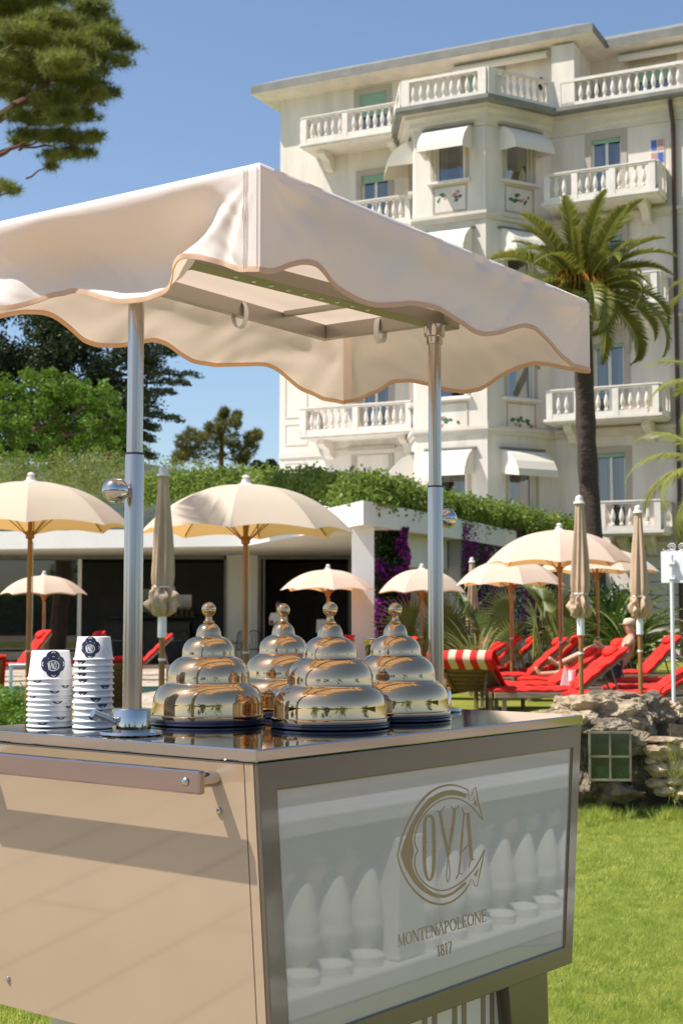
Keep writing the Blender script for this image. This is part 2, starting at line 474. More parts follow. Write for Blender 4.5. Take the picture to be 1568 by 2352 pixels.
def window(Mx, a, b, c, d, shut=0., leaves=2, surround=True, sill=True, pediment=False, curtains=True):
    fw = .07
    mb = MB(Mx)
    y0, y1 = .12, .18
    mb.box(a + .002, a + fw, y0, y1, c + .002, d - .002); mb.box(b - fw, b - .002, y0, y1, c + .002, d - .002)
    mb.box(a + fw, b - fw, y0, y1, d - fw, d - .002); mb.box(a + fw, b - fw, y0, y1, c + .002, c + fw)
    if leaves == 2: mb.box((a + b) / 2 - .05, (a + b) / 2 + .05, y0 - .01, y1 - .003, c + fw, d - fw)
    wn = mb.build('window', M['winframe'], hotel)
    xs = [a + fw, (a + b) / 2 - .05, (a + b) / 2 + .05, b - fw] if leaves == 2 else [a + fw, b - fw]
    for i in range(0, len(xs), 2):
        g = MB(Mx); g.add([(xs[i], .15, c + fw), (xs[i + 1], .15, c + fw), (xs[i + 1], .15, d - fw), (xs[i], .15, d - fw)], [(0, 1, 2, 3)])
        g.build('pane', M['glass'], wn)
    if shut > 0:
        g = MB(Mx); zz = d - .01; n_ = max(2, int((d - c) * shut / .07))
        for i in range(n_):
            g.box(a + .01, b - .01, .05, .075 + .004 * (i % 2), zz - .066, zz - .002); zz -= .07
        g.build('roller_shutter', M['shutter'], wn)
    if curtains:
        for (p, q) in ((a + .05, a + (b - a) * .30), (b - (b - a) * .30, b - .05)):
            rws = []
            for zz in (c, d):
                rws.append([(p + (q - p) * i / 14, .33 + .03 * math.sin(i * 2.2), zz) for i in range(15)])
            g = MB(Mx); g.grid(rws); g.build('curtain', M['curtain'], wn, smooth=True)
    if surround:
        t = .2; g = MB(Mx)
        g.box(a - t, a - .003, -.035, .02, c, d + t); g.box(b + .003, b + t, -.035, .02, c, d + t); g.box(a - .003, b + .003, -.035, .02, d + .003, d + t)
        if pediment:
            g.box(a - t - .12, b + t + .12, -.16, .02, d + t + .22, d + t + .32); g.box(a - t, b + t, -.05, .02, d + t, d + t + .22)
            g.box(a - t - .02, a - t + .16, -.13, .02, d - .35, d + t + .215); g.box(b + t - .16, b + t + .02, -.13, .02, d - .35, d + t + .215)
        g.build('window_surround', M['trim'], wn)
    if sill:
        g = MB(Mx); g.box(a - .25, b + .25, -.16, .1, c - .1, c - .003); g.build('sill', M['stone_w'], wn, bevel=.015)
    return wn

segs = [((0., 0.), WL), (WL, BA), (BA, BB), (BB, WR), (WR, (S_END, 0.))]
body = MB()
rooms = MB()
def wall_seg(P0, P1, z0, z1, holes):
    Mx, ln = frame_of(P0, P1)
    mb = MB(Mx); wall_holes(mb, 0, ln, z0, z1, holes)
    body.add(mb.v, mb.f)
    return Mx, ln
# left wall: windows
hl = [(3.3, 4.35, 8.0, 10.35), (3.3, 4.35, 11.6, 13.95), (3.3, 4.35, 15.0, 17.15)]
TOPW = [(3.22, 4.3, 18.6, 20.15)]
BLIND = (3.1, 4.35, 4.6, 7.1)
Mx, ln = wall_seg((0., 0.), WL, 0, 18.2, hl)
for i, h in enumerate(hl): window(Mx, *h, shut=.15 if i == 2 else 0, sill=False)
b_ = MB(Mx)      # blind painted window on the lowest visible floor
t = .18
b_.box(BLIND[0] - t, BLIND[0], -.04, .01, BLIND[2], BLIND[3] + t); b_.box(BLIND[1], BLIND[1] + t, -.04, .01, BLIND[2], BLIND[3] + t)
b_.box(BLIND[0], BLIND[1], -.04, .01, BLIND[3], BLIND[3] + t); b_.box(BLIND[0] - t - .1, BLIND[1] + t + .1, -.12, .01, BLIND[3] + t + .003, BLIND[3] + t + .13)
b_.build('blind_window', M['trim'], hotel)
# corner panels in relief at the left end
for z0, z1 in ((4.2, 5.0), (5.2, 7.0), (7.6, 8.4), (8.6, 11.2), (11.6, 14.6)):
    f_ = MB(Mx); a, b = .22, 1.15; k = .05
    f_.box(a, b, -.022, .01, z0, z0 + k); f_.box(a, b, -.022, .01, z1 - k, z1); f_.box(a, a + k, -.022, .01, z0 + k, z1 - k); f_.box(b - k, b, -.022, .01, z0 + k, z1 - k)
    f_.build('wall_panel_moulding', M['stucco2'], hotel)
# bay: one window per face and floor
BZ = [(4.9, 6.6), (8.55, 10.2), (12.1, 13.85), (15.75, 17.25)]
awn_specs = []
for (P0, P1), hw in (((WL, BA), .45), ((BA, BB), .50), ((BB, WR), .50)):
    d = Vector((P1[0] - P0[0], P1[1] - P0[1])); ln = d.length; c = ln / 2
    hs = [(c - hw, c + hw, z0, z1) for z0, z1 in BZ]
    Mx, ln = wall_seg(P0, P1, 0, 18.2, hs)
    for k, h in enumerate(hs):
        window(Mx, *h, leaves=1, surround=False, sill=True)
        g = MB(Mx)      # pilaster strips and apron panel of the bay
        g.box(h[0] - .17, h[0] - .06, -.03, .01, h[2] - .09, h[3] + .1); g.box(h[1] + .06, h[1] + .17, -.03, .01, h[2] - .09, h[3] + .1)
        g.box(h[0] - .17, h[1] + .17, -.03, .01, h[3] + .103, h[3] + .2)
        kk = .045; z0, z1 = h[2] - 1.05, h[2] - .16; a, b = h[0] - .1, h[1] + .1
        g.box(a, b, -.022, .01, z0, z0 + kk); g.box(a, b, -.022, .01, z1 - kk, z1); g.box(a, a + kk, -.022, .01, z0 + kk, z1 - kk); g.box(b - kk, b, -.022, .01, z0 + kk, z1 - kk)
        g.build('bay_panel_moulding', M['trim'], hotel)
        if k in (0, 2, 3): awn_specs.append((Mx, c, hw, h[3], P0 == WL))
        if k in (1, 3):   # painted sprig below the sill
            zc_ = h[2] - .55 if k == 3 else h[2] - .75
            sp = MB(Mx); r_ = random.Random(k + int(P0[0] * 10))
            for q in range(11):
                px, pz = c + r_.uniform(-.42, .42), zc_ + r_.uniform(-.14, .14) * (1.2 - abs(q - 5) * .1)
                e = r_.uniform(.05, .09); an = r_.uniform(0, 3.1)
                pts = [(px + e * math.cos(an + t_) * (1.5 if t_ in (0, math.pi) else .6), -.004 - .0006 * q, pz + e * math.sin(an + t_)) for t_ in (0, math.pi / 2, math.pi, -math.pi / 2)]
                sp.add(pts, [(0, 1, 2, 3)], 1 if q in (5, 6, 7) else 0)
            sp.build('painted_sprig', [M['leafpaint'], M['flower']], hotel)
# right wall
hr = [(11.72 - 10.35, 12.72 - 10.35, z0, z1) for z0, z1 in ((4.2, 6.75), (7.9, 10.35), (11.5, 13.9), (15.0, 17.2))]
hr += [(16.0 - 10.35, 17.0 - 10.35, z0, z1) for z0, z1 in ((4.2, 6.75), (7.9, 10.35), (11.5, 13.9), (15.0, 17.2))]
Mx, ln = wall_seg(WR, (S_END, 0.), 0, 18.2, hr)
for i, h in enumerate(hr): window(Mx, *h, shut=.08, sill=False, pediment=(i % 4) in (1, 2))
# base course with horizontal joints, ground floor
for k in range(8):
    g = MB(Mx); g.box(2.6, ln, -.05, 0.01, .03 + k * .42, .42 + k * .42); g.build('rusticated_course', M['stucco2'], hotel, bevel=.02)
# top storey: left block flush, right block set back
Mx, ln = wall_seg((0., 0.), (11.3, 0.), 18.2, 20.45, TOPW + [(7.25, 8.55, 18.5, 20.15)])
for h in TOPW: window(Mx, *h, shut=.55, sill=False)
window(Mx, 7.25, 8.55, 18.5, 20.15, shut=.85, sill=False)
g = MB(); g.box(10.55, 11.32, -.5, .3, 18.2, 20.43); g.build('corner_pier', M['stucco'], hotel)
wall_seg((11.3, 0.), (11.3, 1.5), 18.2, 20.45, [])
Mx, ln = wall_seg((11.3, 1.5), (S_END, 1.5), 18.2, 20.45, [(1.55, 2.75, 18.5, 20.05)])
window(Mx, 1.55, 2.75, 18.5, 20.05, shut=.4, sill=False)
# end and back walls, roof deck, floor closing the volume
body.add([(0, 0, 0), (0, 14, 0), (0, 14, 20.45), (0, 0, 20.45)], [(0, 1, 2, 3)])
body.add([(S_END, 0, 0), (S_END, 14, 0), (S_END, 14, 20.45), (S_END, 0, 20.45)], [(0, 1, 2, 3)])
body.add([(0, 14, 0), (S_END, 14, 0), (S_END, 14, 20.45), (0, 14, 20.45)], [(0, 1, 2, 3)])
body.add([(WL[0], 0, 18.19), (BA[0], BA[1], 18.19), (BB[0], BB[1], 18.19), (WR[0], 0, 18.19), (S_END, 0, 18.19), (S_END, 2, 18.19), (WL[0], 2, 18.19)], [(0, 1, 2, 3, 4, 5, 6)])
body.build('wall', M['stucco'], hotel)
rooms.box(.3, S_END - .3, 2.2, 13, .3, 20.2)
rooms.build('interior', M['dark'], hotel)
g = MB()
for P0, P1 in segs[1:4]:   # dark backing inside the bay
    Mx, ln = frame_of(P0, P1); q = MB(Mx); q.add([(.3, .6, .2), (ln - .3, .6, .2), (ln - .3, .6, 18.), (.3, .6, 18.)], [(0, 1, 2, 3)]); g.add(q.v, q.f)
g.build('interior', M['dark'], hotel)

# eaves
def eave(poly_out, poly_in, z_in, z_out, name):
    g = MB(); n_ = len(poly_out)
    V = [(x, y, z_in) for x, y in poly_in] + [(x, y, z_out) for x, y in poly_out] + [(x, y, z_out + .30) for x, y in poly_out] + [(x, y, z_out + .72) for x, y in poly_in]
    Fc = []; Fd = []
    for i in range(n_ - 1):
        Fc.append((i, i + 1, n_ + i + 1, n_ + i))
        Fd.append((n_ + i, n_ + i + 1, 2 * n_ + i + 1, 2 * n_ + i)); Fd.append((2 * n_ + i, 2 * n_ + i + 1, 3 * n_ + i + 1, 3 * n_ + i))
    g.add(V, Fc, 0); g.add(V, Fd, 1)
    return g.build(name, [M['stucco'], M['lead']], hotel)
eave([(-.8, 12), (-.8, -.8), (12.05, -.8), (12.05, .75), (S_END, .75)], [(.02, 12), (.02, .02), (11.28, .02), (11.28, 1.52), (S_END, 1.52)], 20.43, 20.55, 'eaves')
for s0, s1, y in ((7.0, 10.35, -.35), (12.4, 15.6, 1.15)):   # rolled up awnings under the eaves
    g = MB(); g.tube([(s0, y, 20.25), (s1, y, 20.25)], .11, 10); g.box(s0 - .05, s1 + .05, y + .05, y + .2, 20.3, 20.42)
    g.tube([(s0 + .1, y, 20.25), (s0 + .3, y + .4, 20.4)], .03, 6); g.tube([(s1 - .1, y, 20.25), (s1 - .3, y + .4, 20.4)], .03, 6)
    g.build('rolled_awning', M['awning'], hotel, smooth=True)
for s, y in ((10.05, -.12), (11.6, 1.2)):
    g = MB(); g.lathe([(.03, 0), (.11, .05), (.13, .2), (.10, .33), (.05, .4), (.02, .45)], 10, (s, y, 19.15)); g.build('wall_lantern', M['iron'], hotel, smooth=True)

# mouldings that run round the bay
def offset_path(path, d):
    out = []
    for i, p in enumerate(path):
        ns = []
        for j in (i - 1, i):
            if 0 <= j < len(path) - 1:
                v = Vector((path[j + 1][0] - path[j][0], path[j + 1][1] - path[j][1])).normalized(); ns.append(Vector((v.y, -v.x)))
        if len(ns) == 2:
            mvec = (ns[0] + ns[1]).normalized(); k = d / max(.3, mvec.dot(ns[0]))
        else: mvec, k = ns[0], d
        out.append((p[0] + mvec.x * k, p[1] + mvec.y * k))
    return out
def sweep(path, prof, name, m, parent=hotel):
    g = MB(); rows = []
    for (o, z) in prof:
        rows.append([(x, y, z) for x, y in offset_path(path, o)])
    g.grid(rows)
    return g.build(name, m, parent)
FULL = [(-.001, 0.), WL, BA, BB, WR, (S_END, 0.)]
BAYR = [(4.9, 0.), WL, BA, BB, WR, (S_END, 0.)]
sweep(BAYR, [(-.05, 17.45), (.06, 17.45), (.06, 17.6), (.16, 17.66), (.16, 17.8), (.34, 17.9), (.34, 18.02), (.42, 18.04), (-.05, 18.04)], 'cornice', M['stucco2'])
sweep(BAYR, [(-.05, 18.045), (.62, 18.045), (.66, 18.12), (.66, 18.25), (-.05, 18.25)], 'terrace_ledge', M['lead'])
for z in (3.55, 7.3, 10.85, 14.35):
    sweep(BAYR, [(-.02, z), (.07, z), (.07, z + .12), (.14, z + .16), (.14, z + .26), (-.02, z + .28)], 'string_course', M['stucco2'])
sweep([(0., 0.), (5.1, 0.)], [(-.02, 14.35), (.05, 14.35), (.05, 14.6), (-.02, 14.62)], 'string_course', M['stucco2'])
sweep([(0., 0.), (5.1, 0.)], [(-.02, 7.15), (.05, 7.15), (.05, 7.35), (-.02, 7.37)], 'string_course', M['stucco2'])

# balustrades
BALP = [(.065, 0), (.065, .04), (.035, .06), (.075, .14), (.085, .2), (.06, .3), (.03, .38), (.028, .41), (.05, .43), (.06, .47)]
bal_me = MB().lathe(BALP, 8).mesh('baluster', M['stone_w'], smooth=True)
def balustrade(parent, path, zt, posts=(), step=.27, hgt=.95):
    """rail with its top at zt along path; balusters become children of parent"""
    zb = zt - hgt + .12
    for P0, P1 in zip(path, path[1:]):
        Mx, ln = frame_of(P0, P1)
        n_ = max(1, round(ln / step))
        pp = [0, ln] + [ln * k for k in posts]
        for i in range(n_):
            u = (i + .5) * ln / n_
            if any(abs(u - q) < .15 for q in pp): continue
            o = bpy.data.objects.new('baluster', bal_me); link(o); o.parent = parent
            p = Mx @ Vector((u, 0, 0)); o.location = (p.x, p.y, zb + .055); o.scale = (1, 1, (hgt - .31) / .47)
def balcony(s0, s1, zt, dep=1.2, sides=(True, True), posts=(.5,), brackets=True, x1y=0.):
    g = MB(); zb = zt - 1.1
    g.box(s0 - .1, s1 + .1, -dep - .1, .05, zb + .06, zb + .15); g.box(s0 - .04, s1 + .04, -dep - .04, .05, zb, zb + .058)
    path = ([(s0, 0.)] if sides[0] else []) + [(s0, -dep), (s1, -dep)] + ([(s1, 0.)] if sides[1] else [])
    for P0, P1 in zip(path, path[1:]):
        Mx, ln = frame_of(P0, P1); q = MB(Mx)
        q.box(.0, ln, -.09, .09, zt - .1, zt - .0); q.box(-.02, ln + .02, -.11, .11, zt - .045, zt - .02)
        q.box(.0, ln, -.08, .08, zb + .155, zb + .30)
        for k in (0,) + tuple(posts) + (1,):
            u = min(max(k * ln, .1), ln - .1)
            q.box(u - .1, u + .1, -.095, .095, zb + .152, zt - .101)
        g.add(q.v, q.f)
    b = g.build('balcony', M['stone_w'], hotel)
    balustrade(b, path, zt, posts)
    if brackets:
        for s in (s0 + .55, s1 - .55):
            k = MB(); prof = [(0, 0), (-.85, 0), (-.85, -.16), (-.7, -.24), (-.45, -.3), (-.3, -.55), (0, -.62)]
            k.prism(prof, s - .13, s + .13, lambda p, d: (d, p[0], zb + p[1] - .003)); k.build('bracket', M['stone_w'], b)
    return b
for zt in RAILS[1:4]: balcony(1.55, 5.75, zt, sides=(True, False))
for zt in RAILS[1:4]: balcony(10.5, 14.15, zt, sides=(False, True), posts=(.28, .62))
balcony(12.2, 14.15, RAILS[0], sides=(True, True), posts=())
balcony(1.55, 5.35, RAILS[4], sides=(True, False), posts=(.45,))
# roof terrace balustrade round the bay and along the right wing
tp = offset_path([WL, BA, BB, WR, (S_END, 0.)], .42)
tp[0] = (5.3, -1.25)
g = MB(); zt = RAILS[4] + .05
for P0, P1 in zip(tp, tp[1:]):
    Mx, ln = frame_of(P0, P1); q = MB(Mx)
    q.box(0, ln, -.09, .09, zt - .1, zt); q.box(0, ln, -.08, .08, zt - .93, zt - .78)
    for u in [.14, ln - .14] + ([ln * .5] if ln > 6 else []): q.box(u - .14, u + .14, -.094, .094, zt - .93, zt - .101)
    g.add(q.v, q.f)
tb = g.build('terrace_balustrade', M['stone_w'], hotel)
balustrade(tb, tp, zt, (), .27, .95)

# awnings over the bay windows
for Mx, c, hw, zt, side in awn_specs:
    a, b = c - hw - .3, c + hw + .3
    prof = [(0, .12), (-.2, .1), (-.45, -.04), (-.70, -.28), (-.86, -.55), (-.90, -.78)]
    g = MB(Mx); z0 = zt + .1
    rows = [[(a, y, z0 + z), (b, y, z0 + z)] for y, z in prof]
    g.grid(rows)
    for u in (a, b):
        V = [(u, 0, z0 - .66)] + [(u, y, z0 + z) for y, z in prof]
        g.add(V, [(0, i, i + 1) for i in range(1, len(V) - 1)])
    g.build('awning', M['awning'], hotel)
    k = MB(Mx); k.box(a - .1, b + .1, -.14, .02, z0 + .13, z0 + .2); k.build('awning_cover', M['lead'], hotel)
# drainpipe, plaque and relief urn
g = MB(); g.tube([(14.45, -.42, 18.0), (14.47, -.12, 17.3), (14.47, -.12, .2)], .07, 10); g.build('drainpipe', M['pipe'], hotel, smooth=True)
pq = MB(); pq.box(13.7, 14.15, -.03, .01, 16.0, 16.95); plq = pq.build('wall_plaque', M['stucco2'], hotel)
for (u, z, m, tri) in ((13.73, 16.55, 'blue', 0), (13.94, 16.55, 'pinkred', 0), (13.73, 16.12, 'pinkred', 0), (13.94, 16.12, 'blue', 1)):
    q = MB(); q.box(u, u + .18, -.04, -.025, z, z + .33); q.build('tile', M[m], plq)

# ================================================================== pool bar pavilion
KB = 1.17
BY = 35 * KB
bar = empty('pool_bar', (0, BY, 0), 0, 'low white pool bar pavilion with glazed front and planted roof', 'pavilion')
ZS = EYE + 1.65 * KB
fr = [(-19., 35.2), ((-100 - CX) / FPX * 35, 35.), ((560 - CX) / FPX * 33.2, 33.2), ((834 - CX) / FPX * 25.5, 25.5), (2.55, 30.4), (4.2, 34.6)]
fr = [(x * KB, y * KB - BY) for x, y in fr]
g = MB()
for P0, P1 in zip(fr, fr[1:]):
    Mx, ln = frame_of(P0, P1); q = MB(Mx); q.add([(0, 0, ZS), (ln, 0, ZS), (ln, 0, ZS + .5), (0, 0, ZS + .5)], [(0, 1, 2, 3)]); g.add(q.v, q.f)
n_ = len(fr)
back = [(4.9, 14.), (-22.2, 14.)]
g.add([(x, y, ZS) for x, y in fr] + [(x, y, ZS) for x, y in back], [tuple(range(n_ + 2))])
g.add([(x, y, ZS + .5) for x, y in fr] + [(x, y, ZS + .5) for x, y in back], [tuple(range(n_ + 2))])
M['barwhite'] = mat('white render', (.74, .74, .70), .85, var=.04, vscale=1.)
g.build('roof_slab', M['barwhite'], bar)
GY = 3.2 * KB     # glazing line, local y
def col(x, Y): return (x - CX) / FPX * Y
Yg = BY + GY
g = MB(); g.box(col(520, Yg), col(592, Yg), GY, GY + .3, 0, ZS); g.build('wall_pier', M['barwhite'], bar)
g = MB(); g.box(col(808, 26.4 * KB), col(858, 26.4 * KB), 26.1 * KB - BY, 26.65 * KB - BY, 0, ZS - .003); g.build('pillar', M['barwhite'], bar)
g = MB(); g.box(col(806, Yg), 4.2, GY, GY + .3, 0, ZS); g.build('wall', M['barwhite'], bar)
for x0, x1 in ((180, 189), (592, 600), (604, 609), (799, 806), (515, 520), (71, 75)):
    g = MB(); g.box(col(x0, Yg), col(x1, Yg), GY - .05, GY + .05, 0, ZS - .12); g.build('mullion', M['white'] if x0 in (180, 71) else M['lead'], bar)
g = MB(); g.box(col(-200, Yg), col(515, Yg), GY - .06, GY + .06, ZS - .118, ZS - .003); g.box(col(592, Yg), col(806, Yg), GY - .06, GY + .06, ZS - .118, ZS - .003); g.build('head_rail', M['lead'], bar)
for x0, x1 in ((-200, 71), (75, 180)):
    g = MB(); xa, xb = col(x0, Yg), col(x1, Yg); g.add([(xa, GY, .02), (xb, GY, .02), (xb, GY, ZS - .12), (xa, GY, ZS - .12)], [(0, 1, 2, 3)]); g.build('glass_panel', M['barglass'], bar)
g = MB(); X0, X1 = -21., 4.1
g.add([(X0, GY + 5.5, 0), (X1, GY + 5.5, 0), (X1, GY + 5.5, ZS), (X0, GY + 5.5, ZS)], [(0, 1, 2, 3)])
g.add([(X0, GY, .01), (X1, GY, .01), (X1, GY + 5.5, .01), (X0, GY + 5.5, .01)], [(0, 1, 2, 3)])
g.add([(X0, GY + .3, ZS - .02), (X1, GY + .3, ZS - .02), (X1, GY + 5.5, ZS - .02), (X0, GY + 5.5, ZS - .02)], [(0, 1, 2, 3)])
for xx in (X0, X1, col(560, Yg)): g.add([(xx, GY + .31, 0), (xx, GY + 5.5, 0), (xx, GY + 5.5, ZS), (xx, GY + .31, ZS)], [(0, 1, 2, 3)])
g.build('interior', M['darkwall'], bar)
# bar counter with back shelf and bottles inside
bc = MB(); Yb = 48.; bc.box(col(235, Yb), col(440, Yb), 6.6, 7.3, 0, 1.22); bc.box(col(232, Yb), col(443, Yb), 6.55, 7.35, 1.222, 1.27); bcn = bc.build('bar_counter', M['darkwall'], bar)
sh = MB(); sh.box(col(235, Yb), col(440, Yb), 8.6, 8.9, 1.4, 1.44); shn = sh.build('bottle_shelf', M['lead'], bar)
bprof = [(.035, 0), (.04, .02), (.04, .17), (.015, .23), (.014, .29), (.018, .3)]
bms = [MB().lathe(bprof, 8).mesh('bottle', M[k], smooth=True) for k in ('bottle1', 'bottle2')]
for i in range(26):
    o = bpy.data.objects.new('bottle', bms[i % 3 == 0]); link(o); o.parent = shn
    o.location = (col(330 + i * 4.2, Yb), 8.75 + .06 * ((i * 7) % 3 - 1), 1.445); o.scale = (1, 1, .8 + .4 * ((i * 5) % 4) / 4)
for x0_, x1_, z0_, z1_ in ((300, 345, 1.6, 2.4), (395, 440, 1.5, 2.2)):
    g = MB(); g.box(col(x0_, 50), col(x1_, 50), GY + 5.44, GY + 5.47, z0_, z1_); g.build('mirror', mat('dim mirror', (.25, .26, .26), .1, 1.), bar)
# right return: wall under the wing with an opening
Mx, ln = frame_of((1.35 * KB, -6.9 * KB), (3.9 * KB, -1.2 * KB)); q = MB(Mx); q.box(0, ln, .3, .5, 2.6, ZS - .003); q.box(ln * .62, ln, .3, .5, 0, 2.599); q.build('side_wall', M['barwhite'], bar)

# ================================================================== ice cream cart
O0 = at(590, 1722, 2.6)
ZC = O0.z
AZ = R(38.3)
A = Vector((math.sin(AZ), math.cos(AZ), 0)); B = Vector((-math.cos(AZ), math.sin(AZ), 0))
L1, L2 = 1.19, .827
cart = empty('ice_cream_cart', (O0.x, O0.y, 0), math.atan2(A.y, A.x), 'cream and steel ice cream cart with scalloped canvas canopy', 'ice cream cart')
def loc(P):
    d = Vector(P) - Vector((O0.x, O0.y, 0)); return Vector((d.dot(A), d.dot(B), d.z))
ZB = .585          # underside of the body
ZL = ZC - .024     # underside of the worktop
g = MB(); g.box(0, L1, 0, L2, ZL, ZC); g.build('worktop', M['steel_top'], cart, bevel=.003)
def a_lo(z): return .007 + .046 * (ZL - z) / (ZL - ZB)
def a_hi(z): return L1 - .008 - .058 * (ZL - z) / (ZL - ZB)
zt, zb = ZL - .001, ZB
g = MB(); g.hexa([(a_lo(zb), .012, zb), (a_hi(zb), .012, zb), (a_hi(zb), L2 - .01, zb), (a_lo(zb), L2 - .01, zb),
                  (a_lo(zt), .012, zt), (a_hi(zt), .012, zt), (a_hi(zt), L2 - .01, zt), (a_lo(zt), L2 - .01, zt)])
body_c = g.build('body', M['cream'], cart, bevel=.002)
# side panel with the handle, a sheet 2.5 mm proud of the body
b0, b1 = .036, L2 - .045
def side(b, z, off): return (a_lo(z) - off, b, z)
zt2, zb2 = ZL - .002, ZB + .001
g = MB(); g.hexa([side(b0, zb2, .0035), side(b0, zb2, .0005), side(b1, zb2, .0005), side(b1, zb2, .0035), side(b0, zt2, .0035), side(b0, zt2, .0005), side(b1, zt2, .0005), side(b1, zt2, .0035)])
pan = g.build('side_panel', M['cream'], cart, bevel=.001)
g = MB(); g.hexa([side(.0125, zb2, .0035), side(.0125, zb2, .0005), side(b0 - .002, zb2, .0005), side(b0 - .002, zb2, .0035), side(.0125, zt2, .0035), side(.0125, zt2, .0005), side(b0 - .002, zt2, .0005), side(b0 - .002, zt2, .0035)])
g.build('corner_strip', M['cream'], cart, bevel=.001)
for (bb, zz) in ((b1 - .05, ZB + .06), (b0 + .065, ZC - .118)):
    g = MB(); g.lathe([(.0, 0), (.0065, .0), (.0065, .002), (.004, .0045), (.0, .005)], 12)
    s_ = g.build('screw', M['chrome'], pan, smooth=True); s_.location = side(bb, zz, .004); s_.rotation_euler = (0, -R(90), 0)
# front frame and enamel panel with the emblem
FW = .046
def quadbar(mb, p, y0, y1):
    mb.hexa([(p[0][0], y0, p[0][1]), (p[1][0], y0, p[1][1]), (p[1][0], y1, p[1][1]), (p[0][0], y1, p[0][1]),
             (p[3][0], y0, p[3][1]), (p[2][0], y0, p[2][1]), (p[2][0], y1, p[2][1]), (p[3][0], y1, p[3][1])])
zi, zo = ZB + .042, ZL - .052
frame_pts = dict(bl=(a_lo(ZB) - .003, ZB), br=(a_hi(ZB), ZB), tr=(a_hi(ZL) , ZL - .001), tl=(a_lo(ZL) - .003, ZL - .001),
                 ibl=(a_lo(zi) + FW, zi), ibr=(a_hi(zi) - FW * .8, zi), itr=(a_hi(zo) - FW * .8, zo), itl=(a_lo(zo) + FW, zo))
q = frame_pts
ffr = MB(); y0, y1 = .0005, .0115
V = [(q[k][0], y, q[k][1]) for y in (y0, y1) for k in ('bl', 'br', 'tr', 'tl', 'ibl', 'ibr', 'itr', 'itl')]
Fc = []
for i in range(4):
    j = (i + 1) % 4
    Fc += [(i, j, 4 + j, 4 + i), (8 + i, 8 + 4 + i, 8 + 4 + j, 8 + j), (i, 8 + i, 8 + j, j), (4 + i, 4 + j, 12 + j, 12 + i)]
ffr.add(V, Fc); ffr.build('front_frame', M['steel_frame'], cart, bevel=.0015)
lp = MB(); V = [(q[k][0], .006, q[k][1]) for k in ('ibl', 'ibr', 'itr', 'itl')]
lp.add(V, [(0, 1, 2, 3)])
lpo = lp.build('logo_panel', M['panel'], cart)
gm = MB()
for k0, k1 in (('ibl', 'ibr'), ('ibr', 'itr'), ('itr', 'itl'), ('itl', 'ibl')):
    gm.tube([(q[k0][0], .0045, q[k0][1]), (q[k1][0], .0045, q[k1][1])], .0022, 6)
gm.build('panel_edge', M['gold_print'], lpo)
# --- emblem: points read in a close view of the panel, laid on the panel plane
PP = O0.copy(); PN = -B
PPl = Vector((O0.x, O0.y, 0)) + B * .006
def pz2(zx, zy):   # wide view of the panel
    return loc(onplane((560 + zx * .5102) / 1.02041, (1640 + zy * .5102) / 1.02041, PPl, PN))
def pz3(zx, zy):   # close view of the emblem
    return loc(onplane((880 + zx * .20408) / 1.02041, (1800 + zy * .20408) / 1.02041, PPl, PN))
_lay = [0]
def layer():
    _lay[0] += 1; return .006 - .0001 - .000006 * _lay[0]
def flatpoly(mb, pts, mp, jit=0, seed=0):
    y = layer(); r_ = random.Random(seed)
    if jit:
        out = []
        for (p, q_) in zip(pts, pts[1:] + pts[:1]):
            for k in range(4):
                t_ = k / 4
                out.append((p[0] + (q_[0] - p[0]) * t_ + r_.uniform(-jit, jit), p[1] + (q_[1] - p[1]) * t_ + r_.uniform(-jit, jit)))
        pts = out
    V = []
    for p in pts:
        c = mp(*p); c.y = y; V.append(c)
    xs = [v.x for v in V]
    mb.add(V, [tuple(range(len(V)))])
# --- emblem and lettering
def stroke(mb, pts, wd, mp):
    """thick polyline in picture units laid on the panel"""
    if not hasattr(wd, '__len__'): wd = [wd] * len(pts)
    y = layer(); Lf = []; Rt = []
    P = [Vector(p) for p in pts]
    for i, p in enumerate(P):
        t_ = (P[min(i + 1, len(P) - 1)] - P[max(i - 1, 0)])
        t_ = t_.normalized() if t_.length > 0 else Vector((1, 0)); nn = Vector((-t_.y, t_.x)) * wd[i] / 2
        a_, b__ = mp(*(p + nn)), mp(*(p - nn)); a_.y = y; b__.y = y
        Lf.append(a_); Rt.append(b__)
    mb.grid([Lf, Rt])
def smooth_pts(pts, k=4):
    out = []
    n = len(pts)
    for i in range(n - 1):
        p0, p1, p2, p3 = (Vector(pts[max(i - 1, 0)]), Vector(pts[i]), Vector(pts[i + 1]), Vector(pts[min(i + 2, n - 1)]))
        for j in range(k):
            t_ = j / k
            out.append(tuple(.5 * ((2 * p1) + (p2 - p0) * t_ + (2 * p0 - 5 * p1 + 4 * p2 - p3) * t_ ** 2 + (3 * p1 - p0 - 3 * p2 + p3) * t_ ** 3)))
    out.append(tuple(pts[-1])); return out
em = MB()
outer = [(1065, 258), (980, 218), (880, 195), (780, 205), (680, 245), (590, 310), (500, 410), (420, 530), (350, 670), (290, 830), (248, 1005)]
outer2 = [(248, 1005), (285, 1140), (345, 1270), (420, 1380), (510, 1470), (600, 1530), (700, 1562), (780, 1562), (870, 1535), (950, 1482), (1020, 1410), (1075, 1330)]
for pl in (outer, outer2):
    sp = smooth_pts(pl); stroke(em, sp, [13 + 13 * math.sin(math.pi * i / len(sp)) for i in range(len(sp))], pz3)
bo = [(1045, 300), (960, 265), (880, 250), (790, 260), (700, 295), (610, 350), (540, 430), (470, 530), (400, 660), (330, 830), (282, 990), (330, 1130), (390, 1240), (450, 1330), (530, 1410), (620, 1465), (700, 1492), (800, 1490), (880, 1458), (960, 1400), (1040, 1330)]
